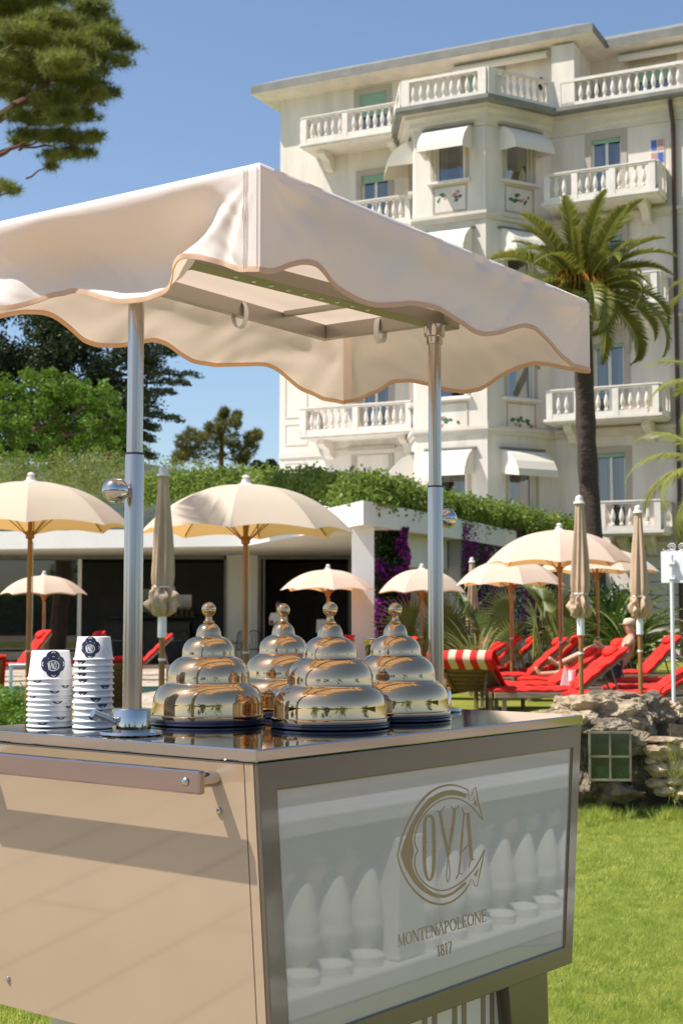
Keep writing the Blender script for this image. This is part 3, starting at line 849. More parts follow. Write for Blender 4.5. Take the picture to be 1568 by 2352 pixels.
bi = [(1035, 350), (960, 322), (880, 310), (800, 320), (720, 355), (640, 410), (570, 480), (510, 570), (450, 680), (420, 820), (440, 958), (418, 1060), (425, 1140), (450, 1215), (500, 1290), (570, 1365), (640, 1418), (720, 1452), (800, 1455), (880, 1425), (1030, 1300)]
y = layer(); ra = []; rb = []
for p, q_ in zip(bo, bi):
    c = pz3(*p); c.y = y; ra.append(c); c = pz3(*q_); c.y = y; rb.append(c)
em.grid([ra, rb])
inner = [(1230, 598), (1150, 500), (1060, 410), (960, 358), (870, 346), (780, 362), (690, 407), (600, 482), (530, 572), (480, 672), (447, 800), (455, 890), (482, 945), (455, 1005), (447, 1100), (470, 1200), (530, 1292), (610, 1360), (700, 1400), (790, 1405), (880, 1375), (970, 1320), (1060, 1240), (1150, 1130), (1250, 938)]
stroke(em, smooth_pts(inner, 3), 17, pz3)
for pl, wd in (([(1065, 258), (1068, 305), (1085, 330), (1105, 300), (1112, 262), (1147, 218)], 9), ([(1147, 218), (1175, 390), (1230, 600)], [8, 16, 10]), ([(1050, 300), (1075, 370), (1110, 372), (1140, 320)], 8),
               ([(1250, 938), (1212, 1120), (1160, 1360)], [10, 15, 8]), ([(1160, 1360), (1130, 1345), (1118, 1290), (1090, 1280), (1078, 1330)], 9)):
    stroke(em, pl, wd, pz3)
flatpoly(em, [(1145, 350), (1118, 408), (1166, 452)], pz3); flatpoly(em, [(1185, 1145), (1124, 1222), (1152, 1252)], pz3)
# O
ol = smooth_pts([(615, 548), (585, 560), (562, 630), (560, 740), (560, 860), (558, 1000), (562, 1130), (582, 1240), (615, 1290), (645, 1250), (663, 1150), (668, 1000), (668, 860), (664, 700), (655, 590), (630, 552), (612, 548)], 3)
stroke(em, ol, [18 + 24 * abs(math.sin(2 * math.pi * (.0 + i / len(ol)))) ** .6 for i in range(len(ol))], pz3)
for x_ in (560, 667): stroke(em, [(x_ - 30, 858), (x_ + 30, 850)], 12, pz3); stroke(em, [(x_ - 30, 962), (x_ + 30, 955)], 12, pz3)
# V
stroke(em, smooth_pts([(735, 500), (755, 620), (780, 760), (812, 900), (828, 1040)]), [34] * 8 + [40] * 4 + [30] * 3 + [14] * 2, pz3)
stroke(em, smooth_pts([(905, 462), (892, 600), (872, 740), (850, 880), (832, 1040)]), [36] * 8 + [38] * 4 + [28] * 3 + [12] * 2, pz3)
stroke(em, smooth_pts([(700, 492), (730, 505), (760, 490), (782, 450), (800, 440)]), 13, pz3); stroke(em, smooth_pts([(860, 435), (880, 462), (905, 470), (935, 455), (952, 432)]), 13, pz3)
stroke(em, smooth_pts([(830, 1040), (815, 1170), (812, 1260), (826, 1312), (845, 1270), (850, 1180), (836, 1050)]), 11, pz3)
stroke(em, [(752, 722), (800, 705)], 12, pz3); stroke(em, [(850, 712), (898, 695)], 12, pz3)
# A
stroke(em, smooth_pts([(1012, 520), (1000, 680), (985, 850), (970, 1050), (952, 1212)]), [18] * 6 + [26] * 4 + [17] * 7, pz3)
stroke(em, smooth_pts([(1058, 525), (1068, 680), (1080, 820), (1090, 950), (1098, 1050)]), [40] * 17, pz3)
stroke(em, smooth_pts([(988, 455), (1005, 505), (1040, 525), (1070, 520), (1092, 510)]), 13, pz3); stroke(em, [(985, 965), (1062, 880)], 15, pz3)
stroke(em, smooth_pts([(920, 1278), (940, 1235), (960, 1212), (992, 1218)]), 11, pz3); stroke(em, smooth_pts([(1068, 1145), (1078, 1090), (1095, 1060), (1132, 1048)]), 13, pz3)
em.build('emblem', M['gold_print'], lpo)
# serif letters as strokes: (points, widths) on a unit high cell
TN, TK = .055, .12
def ell(cx, cy, rx, ry, a0=0, a1=360, n=20):
    return [(cx + rx * math.cos(R(a0 + (a1 - a0) * i / n)), cy + ry * math.sin(R(a0 + (a1 - a0) * i / n))) for i in range(n + 1)]
def sf(x, y, w=.11): return ([(x - w, y), (x + w, y)], [.045, .045])
def owid(n=20): return [TN + (TK - TN) * abs(math.cos(2 * math.pi * i / n)) for i in range(n + 1)]
GLY = {
 'M': (.98, [([(.14, 0), (.2, 1)], TN), ([(.2, 1), (.49, .03)], TK), ([(.49, .03), (.8, 1)], TN), ([(.8, 1), (.86, 0)], TK), sf(.14, .02), sf(.86, .02), sf(.17, .98), sf(.84, .98)]),
 'N': (.86, [([(.14, 0), (.14, 1)], TN), ([(.14, 1), (.72, 0)], TK), ([(.72, 0), (.72, 1)], TN), sf(.14, .02), sf(.11, .98), sf(.72, .98)]),
 'O': (.86, [(ell(.43, .5, .34, .47), owid())]),
 'T': (.70, [([(.35, 0), (.35, 1)], TK), ([(.04, .975), (.66, .975)], TN), ([(.05, .99), (.05, .82)], .04), ([(.65, .99), (.65, .82)], .04), sf(.35, .02, .13)]),
 'E': (.66, [([(.16, 0), (.16, 1)], TK), ([(.08, .975), (.58, .975)], TN), ([(.16, .52), (.46, .52)], TN), ([(.08, .025), (.6, .025)], TN), ([(.57, .99), (.57, .82)], .04), ([(.59, .01), (.59, .2)], .04), ([(.46, .43), (.46, .61)], .04)]),
 'A': (.82, [([(.1, 0), (.42, 1)], TN), ([(.42, 1), (.74, 0)], TK), ([(.2, .35), (.62, .35)], .045), sf(.1, .02), sf(.74, .02)]),
 'P': (.66, [([(.16, 0), (.16, 1)], TK), (ell(.2, .74, .36, .235, 90, -90, 12), [TN + (TK - TN) * math.sin(math.pi * i / 12) for i in range(13)]), ([(.08, .975), (.22, .975)], TN), ([(.16, .505), (.22, .505)], TN), sf(.16, .02)]),
 'L': (.62, [([(.16, 0), (.16, 1)], TK), ([(.08, .025), (.56, .025)], TN), ([(.56, .01), (.56, .2)], .04), sf(.16, .98)]),
 '1': (.46, [([(.25, 0), (.25, 1)], TK), ([(.25, .98), (.12, .86)], .05), sf(.25, .02)]),
 '8': (.62, [(ell(.31, .74, .17, .22), owid()), (ell(.31, .26, .22, .25), owid())]),
 '7': (.58, [([(.08, .97), (.52, .97)], .07), ([(.52, .97), (.2, 0)], [.07, .11]), ([(.08, .99), (.08, .8)], .04)]),
 'C': (.80, [(ell(.45, .5, .36, .47, 45, 315), [TN + (TK - TN) * math.sin(math.pi * i / 20) for i in range(21)]), ([(.7, .98), (.7, .7)], .05), ([(.7, .02), (.7, .3)], .05)]),
 'V': (.82, [([(.1, 1), (.42, 0)], TK), ([(.42, 0), (.74, 1)], TN), sf(.1, .98), sf(.74, .98)]),
}
def text_on(word, mp, p_bl, p_br, p_tl, name, parent, m):
    """word between two baseline points; p_tl gives the cap height direction"""
    tot = sum(GLY[c][0] for c in word)
    bl, br, tl = Vector(p_bl), Vector(p_br), Vector(p_tl)
    ux = (br - bl) / tot; uy = tl - bl; x = 0
    for c in word:
        wd, st = GLY[c]; mb = MB()
        for pts, ws in st:
            if not hasattr(ws, '__len__'): ws = [ws] * len(pts)
            yy = layer(); P = [Vector(p) for p in pts]; Lf = []; Rt = []
            for i, p in enumerate(P):
                t_ = (P[min(i + 1, len(P) - 1)] - P[max(i - 1, 0)]); t_ = t_.normalized(); nn = Vector((-t_.y, t_.x)) * ws[i] * .5
                for lst, q_ in ((Lf, p + nn), (Rt, p - nn)):
                    w2 = bl + ux * (x + q_.x) + uy * q_.y
                    c3 = mp(w2.x, w2.y); c3.y = yy; lst.append(c3)
            mb.grid([Lf, Rt])
        mb.build(name, m, parent); x += wd
text_on('MONTENAPOLEONE', pz3, (250, 2058), (1275, 1758), (243, 1918), 'letter', lpo, M['gold_print'])
text_on('1817', pz3, (705, 2170), (880, 2118), (697, 2040), 'digit', lpo, M['gold_print'])

# handle bar on stand-offs
hb0, hb1 = .080, .80
hz = ZC - .059; ha = a_lo(hz)
g = MB(); g.box(ha - .074, ha - .058, hb0, hb1, hz - .0215, hz + .0215)
hd = g.build('handle', M['handle_steel'], cart, bevel=.004)
for bb in (hb0 + .028, hb1 - .035):
    g = MB(); g.tube([(ha - .0035, bb, hz), (ha - .0585, bb, hz)], .0145, 16); g.build('stand_off', M['chrome'], hd, smooth=True)
    g = MB(); g.lathe([(.0, 0), (.0085, .0), (.0085, .002), (.005, .006), (.0, .007)], 14); s_ = g.build('bolt', M['chrome'], hd, smooth=True); s_.location = (ha - .0742, bb + .006, hz); s_.rotation_euler = (0, -R(90), 0)

# striped skirt on the inset base, casters
sa0, sa1, sb0, sb1 = .20, L1 - .17, .045, L2 - .05
g = MB(); g.box(sa0, sa1, sb0, sb1, .13, ZB - .001)
sk = g.build('skirt', mat('ivory skirt', (.70, .67, .60), .45, coat=.3), cart)
M['taupe'] = mat('taupe stripe', (.24, .185, .12), .4, coat=.3)
def stripes(face):
    span = (sa1 - sa0) if face == 'front' else (sb1 - sb0)
    u = .035; k = 0
    wds = [.018, .018]; gaps = [.018, .058]
    while u < span - .05:
        w_ = wds[k % 2]
        g = MB()
        if face == 'front': g.box(sa0 + u, sa0 + u + w_, sb0 - .0012, sb0 + .001, .132, ZB - .002)
        else: g.box(sa0 - .0012, sa0 + .001, sb0 + u, sb0 + u + w_, .132, ZB - .002)
        g.build('stripe', M['taupe'], sk)
        u += w_ + gaps[k % 2]; k += 1
stripes('front'); stripes('side')
g = MB(); g.hexa([(sa1 - .10, sb0 - .035, .13), (sa1 + .02, sb0 - .035, .13), (sa1 + .02, sb0 + .03, .13), (sa1 - .10, sb0 + .03, .13),
                  (sa1 - .165, sb0 - .035, ZB - .001), (sa1 + .005, sb0 - .035, ZB - .001), (sa1 + .005, sb0 + .03, ZB - .001), (sa1 - .165, sb0 + .03, ZB - .001)])
g.build('corner_post', M['steel_frame'], cart, bevel=.002)
for (u, v) in ((sa0 + .08, sb0 + .08), (sa1 - .08, sb0 + .08), (sa0 + .08, sb1 - .08), (sa1 - .08, sb1 - .08)):
    g = MB(); g.tube([(u - .02, v, .06), (u + .02, v, .06)], .06, 18); g.box(u - .028, u - .022, v - .02, v + .02, .05, .129); g.box(u + .022, u + .028, v - .02, v + .02, .05, .129)
    g.build('caster', M['black'], cart, smooth=True)

# poles
PLw = onz(303, 1688, ZC); PL = loc(PLw)
prt = L1 - .115
bq = PL.y
# right pole: on the column seen at x=1000
for k in range(400):
    bq = .2 + k * .001
    P = Vector((O0.x, O0.y, 0)) + A * prt + B * bq
    if P.x / P.y < (1000 - CX) / FPX: break
PRl = Vector((prt, bq, ZC))
ZF = 2.15        # underside of the canopy frame
for (p, sgn) in ((PL, -1), (PRl, 1)):
    g = MB(); g.lathe([(.0185, .0), (.0195, .001), (.0195, .562), (.019, .565)], 28, (p.x, p.y, ZC + .002)); po = g.build('pole', M['steel'], cart, smooth=True)
    g = MB(); g.lathe([(.0165, .566), (.0165, ZF - ZC + .03)], 28, (p.x, p.y, ZC)); g.build('upper_tube', M['steel'], po, smooth=True)
    g = MB(); g.lathe([(.0192, .5665), (.0196, .5665), (.0196, .5705), (.0168, .5705)], 28, (p.x, p.y, ZC)); g.build('joint_ring', M['black'], po, smooth=True)
    g = MB(); g.lathe([(.062, .001), (.064, .003), (.062, .008), (.045, .010), (.0385, .012), (.0375, .050), (.0355, .053), (.0205, .0535)], 36, (p.x, p.y, ZC)); g.build('base_collar', M['chrome'], po, smooth=True)
    g = MB(); g.tube([(p.x - .036, p.y + .012, ZC + .028), (p.x - .085, p.y + .022, ZC + .047)], [.0085, .0085], 12); g.build('clamp_lever', M['chrome'], po, smooth=True)
    kz = ZC + .49
    prof = [(0, -.03)] + [(.0265 * math.cos(R(t_)), .0265 * math.sin(R(t_))) for t_ in range(-75, 91, 15)]
    g = MB(); pr = [(.009, -.045), (.009, -.03), (.011, -.026)] + [(.0265 * math.cos(R(t_)), .0265 * math.sin(R(t_))) for t_ in range(-62, 90, 12)] + [(.001, .0265)]
    g.lathe(pr, 24); kn = g.build('ball_knob', M['chrome'], po, smooth=True); kn.location = (p.x + sgn * .052, p.y, kz); kn.rotation_euler = (0, R(90) * sgn, 0)
    g = MB(); g.lathe([(.0168, ZF - ZC - .05), (.0215, ZF - ZC - .05), (.0215, ZF - ZC - .032), (.0275, ZF - ZC - .03), (.0275, ZF - ZC + .0), (.0168, ZF - ZC + .0)], 24, (p.x, p.y, ZC)); g.build('top_socket', M['chrome'], po, smooth=True)

# canopy: own slight twist on the poles
ZT = 2.21
Nw, Rw = onz(598, 372, ZT), onz(1352, 690, ZT)
CA = (Rw - Nw); LA = CA.length; CA.normalize(); CB = Vector((-CA.y, CA.x, 0)); LB = .76
LFw, Fw = Nw + CB * LB, Rw + CB * LB
def prof_from(pts, P0, P1, zt_=ZT):
    d = (P1 - P0); ln = d.length; d.normalize(); n_ = Vector((-d.y, d.x, 0)); out = []
    for x, y in pts:
        p = onplane(x, y, P0, n_); out.append(((p - P0).dot(d) / ln, p.z))
    return sorted(out)
z8 = lambda l: [(588 + .5 * x, 352.8 + .5 * y) for x, y in l]
z7 = lambda l: [(.4375 * x, 352.8 + .4375 * y) for x, y in l]
pf_front = prof_from(z8([(25, 532), (60, 538), (130, 530), (180, 503), (250, 488), (320, 495), (370, 540), (430, 610), (500, 665), (580, 690), (660, 690), (730, 680), (800, 685), (860, 702), (920, 745), (1000, 805), (1060, 825), (1130, 820), (1200, 795), (1260, 783), (1310, 797), (1370, 850), (1430, 915), (1480, 960), (1525, 990)]), Nw, Rw)
pf_left = prof_from(z7([(1370, 603), (1250, 603), (1150, 565), (1050, 540), (980, 537), (900, 570), (800, 650), (720, 702), (640, 732), (520, 747), (420, 722), (330, 692), (240, 680), (150, 700), (60, 750), (0, 790), (-60, 800), (-150, 770)]), Nw, LFw)
pf_back = prof_from(z7([(-100, 880), (0, 850), (100, 830), (200, 832), (260, 850), (340, 910), (420, 980), (500, 1005), (600, 1010), (690, 995), (800, 975), (880, 1000), (950, 1060), (1000, 1095), (1100, 1112), (1250, 1108), (1350, 1105), (1420, 1130), (1480, 1180)]) + z8([(30, 970), (120, 1030), (200, 1085), (300, 1125), (380, 1138)]), LFw, Fw)
pf_end = prof_from(z8([(395, 1138), (460, 1133), (560, 1095), (640, 1050), (720, 1043), (800, 1060), (880, 1085), (960, 1095), (1040, 1080), (1120, 1030), (1200, 985), (1280, 965), (1350, 968), (1420, 985), (1510, 1000)]), Rw, Fw)
def smoothed(pf, t_):
    return (interp(pf, t_ - .012) + 2 * interp(pf, t_) + interp(pf, t_ + .012)) / 4
def inw_left(t_, v):
    k = ss(.0, .17, t_ - .025 - .20 * v ** 1.3) * (1 - .5 * ss(.70, .98, t_))
    base = .100 * ss(.03, .72, v) - .020 * ss(.74, 1., v)
    fold = -.030 * math.exp(-((t_ - .80 - .14 * v) / .09) ** 2) * ss(.35, .85, v)
    fold += -.026 * math.exp(-((t_ - .50) / .15) ** 2) * ss(.80, 1., v)
    fold += .012 * math.exp(-((t_ - .07 - .05 * v) / .022) ** 2) * ss(.3, .8, v)
    w_ = .009 * noise.noise((t_ * 8, v * 2.2, 1.3)) + .005 * noise.noise((t_ * 22 + v * 6, v * 3, 4.3)) + .0022 * noise.noise((t_ * 26, v * 5, 8.3)) * math.exp(-(v / .25) ** 2)
    rr_ = math.hypot(t_ * LB, v * .19); w_ += .006 * math.sin(math.atan2(v * .19, t_ * LB + 1e-4) * 15) * math.exp(-rr_ / .15)
    w_ += .004 * (1 - abs(noise.noise((t_ * 9 + v * 2.5, v * 1.6, 15.)) * 2.2))
    return k * base + fold * ss(0, .05, t_) + w_ * ss(0, .1, t_) * ss(0, .1, 1 - t_) * ss(.02, .5, v)
def inw_front(t_, v):
    e = ss(0, .06, t_) * ss(0, .04, 1 - t_)
    d = .012 * ss(.05, .5, v) + .011 * noise.noise((t_ * 6, v * 1.2, 5.1)) + .006 * noise.noise((t_ * 15, v * 2, 2.1))
    d += -.012 * math.exp(-((t_ - .34) / .04) ** 2) * v + .013 * math.exp(-((t_ - .2) / .05) ** 2) * v
    d += .020 * math.exp(-(v / .13) ** 2) * max(0., noise.noise((t_ * 21, v * 1.5, 7.7)) + .08)
    for tc_, s_ in ((0., 1), (1., -1)):
        du = abs(t_ - tc_) * LA; dv = v * .19; rr_ = math.hypot(du, dv)
        d += .0045 * math.sin(math.atan2(dv, du + 1e-4) * 17 + s_) * math.exp(-rr_ / .16) * ss(0, .05, rr_)
    d += .0035 * (1 - abs(noise.noise((t_ * 13 + v * 1.5, v * 1.1, 12.)) * 2.2)) * ss(.05, .3, v)
    return d * e
def inw_other(t_, v):
    e = ss(0, .05, t_) * ss(0, .05, 1 - t_)
    return e * (.012 * ss(.05, .5, v) + .012 * noise.noise((t_ * 7, v * 1.5, 9.4)) + .008 * noise.noise((t_ * 16 + v * 3, v * 2, 4.4)))
CNT = (Nw + Rw + LFw + Fw) / 4
NT, NV = 170, 28
cov = MB(); bind = []
for (P0, P1, pf, fi) in ((Nw, Rw, pf_front, inw_front), (Nw, LFw, pf_left, inw_left), (LFw, Fw, pf_back, inw_other), (Rw, Fw, pf_end, inw_other)):
    d = (P1 - P0).normalized(); nin = Vector((-d.y, d.x, 0))
    if nin.dot(CNT - P0) < 0: nin = -nin
    rows = []; ln = (P1 - P0).length
    edge = []
    for j in range(-2, NV + 1):
        rw = []
        for i in range(NT + 1):
            t_ = i / NT
            zb_ = smoothed(pf, t_)
            base_ = P0.lerp(P1, t_)
            if j == -2:
                p = base_ + nin * .028; p.z = ZT + .006
            elif j == -1:
                p = base_ + nin * .007; p.z = ZT + .002
            else:
                v = j / NV
                p = base_ + nin * fi(t_, v); p.z = ZT - .008 + (zb_ - ZT + .008) * v
            cc = (CNT - p); cc.z = 0
            if j < 0:   # mitre the roll at the corners
                u = (base_ - P0).length
                for q_, sg in ((P0, 1), (P1, -1)):
                    dd = (base_ - q_).length; ins = .028 if j == -2 else .007
                    if dd < ins: p += d * sg * (ins - dd)
            rw.append(loc(p))
            if j == NV: edge.append((p.copy(), nin))
        rows.append(rw)
    cov.grid(rows)
    bind.append(edge)
# top sheet, slightly sagging between the bars
rows = []
for j in range(31):
    rw = []
    for i in range(41):
        u, v = i / 40, j / 30
        p = Nw + CA * (.028 + (LA - .056) * u) + CB * (.028 + (LB - .056) * v)
        e = min(u, 1 - u, v, 1 - v)
        p.z = ZT + .006 + ss(0, .2, e) * .008 * noise.noise((u * 5, v * 4, 2)) - .010 * ss(0, .3, e)
        rw.append(loc(p))
    rows.append(rw)
cov.grid(rows)
cvo = cov.build('canopy_cover', M['fabric'], cart, smooth=True, ang=60)
for edge in bind:
    g = MB(); w_ = .0065
    rows = [[], [], [], []]
    for p, nin in edge:
        for k, (o_, dz) in enumerate(((-.0018, .004), (-.0018, -.0062), (.0018, -.0062), (.0018, .004))):
            q_ = p + nin * o_; q_.z += dz; rows[k].append(loc(q_))
    rows.append(rows[0])
    g.grid(rows); g.build('binding', M['binding'], cvo, smooth=True)
M['stitch'] = mat('brown stitching', (.40, .29, .24), .9)
def seam(P, dirn, nin_f, off, zlo):
    g = MB(); pts = []
    for k in range(16):
        v = k / 15; q_ = P + dirn * off + nin_f * (inw_left(off / LB, v) if dirn == CB else 0); q_ = q_ - nin_f * .0018; q_.z = ZT - .008 - (ZT - .008 - zlo) * v; pts.append(loc(q_))
    g.tube(pts, .0006, 5); g.build('seam_stitching', M['stitch'], cvo)
for off in (.006, .030, .036): seam(Nw, CB, CA, off, smoothed(pf_left, off / LB))
g = MB()
for (Pc, dirn, nrm, pf, ln) in ((Fw, -CB, -CA, pf_end, LB),):
    rows = []
    for k in range(12):
        v = k / 11; z_ = ZT - .01 - (ZT - .01 - smoothed(pf, .97)) * v
        rows.append([loc(Vector((0, 0, z_)) + Vector(((Pc + dirn * o_ + nrm * .022).x, (Pc + dirn * o_ + nrm * .022).y, 0))) for o_ in (.012, .04)])
    g.grid(rows)
g.build('corner_seam', M['fabric'], cvo)
# frame under the cover
cfr = MB()
def fbar(p0, p1, w_, z0, z1, name, m='bar_steel', parent=None):
    d = (p1 - p0).normalized(); n_ = Vector((-d.y, d.x, 0)) * w_ / 2
    mb = MB(); V = []
    for z_ in (z0, z1):
        for p in (p0 - n_, p1 - n_, p1 + n_, p0 + n_):
            q_ = loc(p); q_.z = z_; V.append(q_)
    mb.hexa(V)
    return mb.build(name, M[m], parent or cart, bevel=.002)
def cpt(u, v): return Nw + CA * u + CB * v
pRw = Vector((O0.x, O0.y, 0)) + A * PRl.x + B * PRl.y
vr = (pRw - Nw).dot(CB); ur = (pRw - Nw).dot(CA)
pLw = Vector((PLw.x, PLw.y, 0)); vl = (pLw - Nw).dot(CB); ul = (pLw - Nw).dot(CA)
M['plate'] = mat('satin steel plate', (.30, .27, .22), .42, .8, bump=.03, bscale=20)
cf = fbar(cpt(max(ul - .06, .13), vl), cpt(ur + .085, vr), .055, ZF, ZF + .034, 'canopy_frame', 'plate')
UB0, UB1, VB0, VB1 = .135, ur + .04, .05, LB - .06
for (u0, v0, u1, v1, z0, z1) in ((UB0, VB0, UB1, VB0, ZF + .008, ZF + .045), (UB0, VB1, UB1, VB1, ZF + .006, ZF + .045), (UB0 + .015, VB0 + .013, UB0 + .015, VB1 - .013, ZF + .006, ZF + .045), (UB1 - .015, VB0 + .013, UB1 - .015, VB1 - .013, ZF + .006, ZF + .045)):
    fbar(cpt(u0, v0), cpt(u1, v1), .025, z0, z1, 'frame_bar', 'bar_steel', cf)
for u in (UB0 + (UB1 - UB0) * .30, UB0 + (UB1 - UB0) * .80):
    fbar(cpt(u, VB0 + .014), cpt(u, VB1 - .014), .018, ZF + .0345, ZF + .048, 'cross_bar', 'bar_steel', cf)
pa, pb_ = cpt(ul - .06, vl), cpt(ur + .085, vr)
for k in range(9):
    q_ = loc(pa.lerp(pb_, .30 + .05 * k)); q_.z = ZF - .0015
    g = MB(); g.lathe([(0., -.0012), (.004, -.001), (.0055, .0), (.0055, .0014)], 10, tuple(q_)); g.build('rivet', M['strap'], cf, smooth=True)
for (u, v, ax) in ((UB0 + (UB1 - UB0) * .64, VB1, 'a'), (UB1 - .015, VB0 + (VB1 - VB0) * .72, 'b')):
    mb = MB(); rows = []
    for off in (-.008, .008):
        rw = []
        for k in range(25):
            t_ = 2 * math.pi * k / 24
            cx_, cz_ = .022 * math.cos(t_), .036 * math.sin(t_) - .004
            P = cpt(u, v) + (CB * cx_ + CA * off if ax == 'a' else CA * cx_ + CB * off)
            P.z = ZF + .017 + cz_; rw.append(loc(P))
        rows.append(rw)
    mb.grid(rows); so = mb.build('strap', M['strap'], cf, smooth=True); sl = so.modifiers.new('thick', 'SOLIDIFY'); sl.thickness = .0015

# ================================================================== things on the worktop
# domed lids
lid_prof = [(.1265, .012), (.1275, .014), (.1275, .020), (.1235, .022), (.1225, .026), (.1225, .046), (.121, .058), (.117, .069), (.110, .079), (.1, .0865), (.094, .0895),
            (.0935, .0905), (.0925, .094), (.0925, .104), (.091, .114), (.087, .125), (.080, .1345), (.071, .1425), (.063, .1465),
            (.0605, .1475), (.0595, .150), (.0595, .157), (.058, .166), (.053, .177), (.045, .1855), (.035, .191), (.029, .1925),
            (.0285, .1935), (.0275, .2), (.0255, .208), (.021, .216), (.0155, .2205), (.0115, .222)]
knob_prof = [(.0115, .2222), (.0125, .2235), (.0125, .226), (.0095, .2275), (.0075, .2325), (.0072, .2365), (.009, .240)]
knob_prof += [(.0162 * math.cos(R(t_)), .2535 + .0162 * math.sin(R(t_))) for t_ in range(-52, 90, 8)] + [(.0002, .2697)]
lid_me = MB().lathe(lid_prof, 72).mesh('dome', M['gold'], smooth=True, ang=42)
knob_me = MB().lathe(knob_prof, 40).mesh('knob', M['gold'], smooth=True, ang=42)
gas_me = MB().lathe([(.125, .0015), (.1285, .002), (.1285, .006), (.1265, .007), (.1285, .008), (.1285, .0118), (.12, .0119)], 64).mesh('gasket', M['gasket'], smooth=True)
for (x, Y, lab) in ((478, 3.243, 'stepped bronze dome lid nearest the paper cups and left pole'), (758, 3.144, 'front centre stepped bronze dome lid, nearest the worktop edge'),
                    (908, 3.378, 'stepped bronze dome lid in front of the right canopy pole'), (650, 3.53, 'rear stepped bronze dome lid, half hidden behind the front centre one')):
    p = at(x, 1660, Y)
    e = empty('domed_lid', (p.x, p.y, ZC + .0005), random.uniform(0, 6), lab, 'domed lid', 'bronze lids on the worktop')
    for n_, me in (('dome', lid_me), ('knob', knob_me), ('gasket', gas_me)):
        o = bpy.data.objects.new(n_, me); link(o); o.parent = e
# glass canister behind the lids
p = at(886, 1600, 3.70)
e = empty('glass_canister', (p.x, p.y, ZC + .0005), R(20), 'clear glass canister with brass rim behind the right dome lid', 'canister')
g = MB(); g.lathe([(.001, .002), (.050, .002), (.052, .005), (.052, .165), (.0495, .165), (.0495, .007), (.001, .007)], 32); g.build('jar', M['clear'], e, smooth=True)
g = MB(); g.lathe([(.056, .166), (.057, .168), (.057, .180), (.055, .182), (.001, .183)], 32); g.build('lid', M['gold'], e, smooth=True)
# paper cups, stacked upside down
def cup_parts(rr, rt, h):
    shell = MB(); shell.lathe([(rr - .0012, .002), (rr, .0), (rr + .0022, .0008), (rr + .0028, .0026), (rr + .0018, .0046), (rr - .0004, .0052), (rt, h - .001), (rt - .001, h), (rt - .004, h), (rt - .005, h - .003), (0.001, h - .0035)], 40)
    sm = shell.mesh('shell', M['paper'], smooth=True, ang=50)
    def wrap(u, z, off): # u arc metres from badge centre, z height
        r_ = rr + (rt - rr) * z / h; a = u / r_
        return ((r_ + off) * math.sin(a), -(r_ + off) * math.cos(a), z)
    bd = MB(); hh = h * .46; zc_ = h * .55; ww = h * .43
    rows = []; nR = 5
    for q_ in range(nR + 1):
        f = q_ / nR; rw = []
        for k in range(49):
            t_ = 2 * math.pi * k / 48
            rad = (.80 + .20 * abs(math.cos(2 * t_)) ** .7)
            rw.append(wrap(ww * f * rad * math.cos(t_), zc_ + hh * f * rad * math.sin(t_), .0004))
        rows.append(rw)
    bd.grid(rows)
    bm_ = bd.mesh('badge', M['navy'], smooth=True, ang=0)
    lt = MB(); lay = [0]
    def wst(pts, wd):
        lay[0] += 1; off = .0006 + .00002 * lay[0]
        P = [Vector(p_) for p_ in pts]; Lf = []; Rt = []
        for i, p_ in enumerate(P):
            t_ = (P[min(i + 1, len(P) - 1)] - P[max(i - 1, 0)]).normalized(); nn = Vector((-t_.y, t_.x)) * wd / 2
            a_, b__ = p_ + nn, p_ - nn
            # upside down: the print is turned half a turn
            Lf.append(wrap(-a_.x * ww, zc_ - a_.y * hh, off)); Rt.append(wrap(-b__.x * ww, zc_ - b__.y * hh, off))
        lt.grid([Lf, Rt])
    wst(ell(.02, .12, .46, .36, 40, 320, 24), .07)
    wst(ell(-.12, .12, .09, .24, 0, 360, 16), .07)
    wst([(.02, .36), (.13, -.12)], .09); wst([(.24, .36), (.13, -.12)], .06)
    wst([(.28, -.1), (.34, .34)], .06); wst([(.34, .34), (.42, -.1)], .09)
    wst([(-.42, -.40), (.42, -.40)], .05); wst([(-.08, -.54), (.08, -.54)], .05)
    for an in (0, 90, 180, 270):   # small chevrons at the badge tips
        ca, sa = math.cos(R(an)), math.sin(R(an))
        for sg in (-1, 1):
            p0 = (.93, .0); p1 = (.80, .15 * sg)
            wst([(p0[0] * ca - p0[1] * sa, p0[0] * sa + p0[1] * ca), (p1[0] * ca - p1[1] * sa, p1[0] * sa + p1[1] * ca)], .06)
    lm = lt.mesh('badge_lettering', M['paper'])
    fl = MB()
    for cx_ in (1.9, 3.1):
        for (dx, dz, rr_) in ((0, .3, .34), (.45, -.1, .4), (-.3, -.4, .3)):
            pts = [wrap((cx_ + dx + rr_ * math.cos(t_ * .35)) * ww, zc_ + (dz + rr_ * math.sin(t_ * .35)) * hh, .0006) for t_ in range(15)]
            fl.tube(pts, .00022, 3)
    fm = fl.mesh('scrollwork', mat('pale blue print', (.45, .47, .55), .5))
    return sm, bm_, lm, fm
stacks = (((114.8, 3.15), .0475, .0405, .063, .0112, 10, 'left', [8, -36, 44, 12, -52, 20, 60, 95, 30, -20, 10]),
          ((214.5, 3.11), .0410, .0350, .050, .0131, 12, 'right', [-12, -42, -40, -40, -36, 38, -36, 8, 28, 12, 4, 150]))
ordn = ['topmost', 'second from the top', 'third from the top', 'fourth from the top', 'fifth from the top', 'sixth from the top', 'sixth from the bottom', 'fifth from the bottom', 'fourth from the bottom', 'third from the bottom', 'second from the bottom', 'bottom one']
ord10 = ['topmost', 'second from the top', 'third from the top', 'fourth from the top', 'fifth from the top', 'fifth from the bottom', 'fourth from the bottom', 'third from the bottom', 'second from the bottom', 'bottom one']
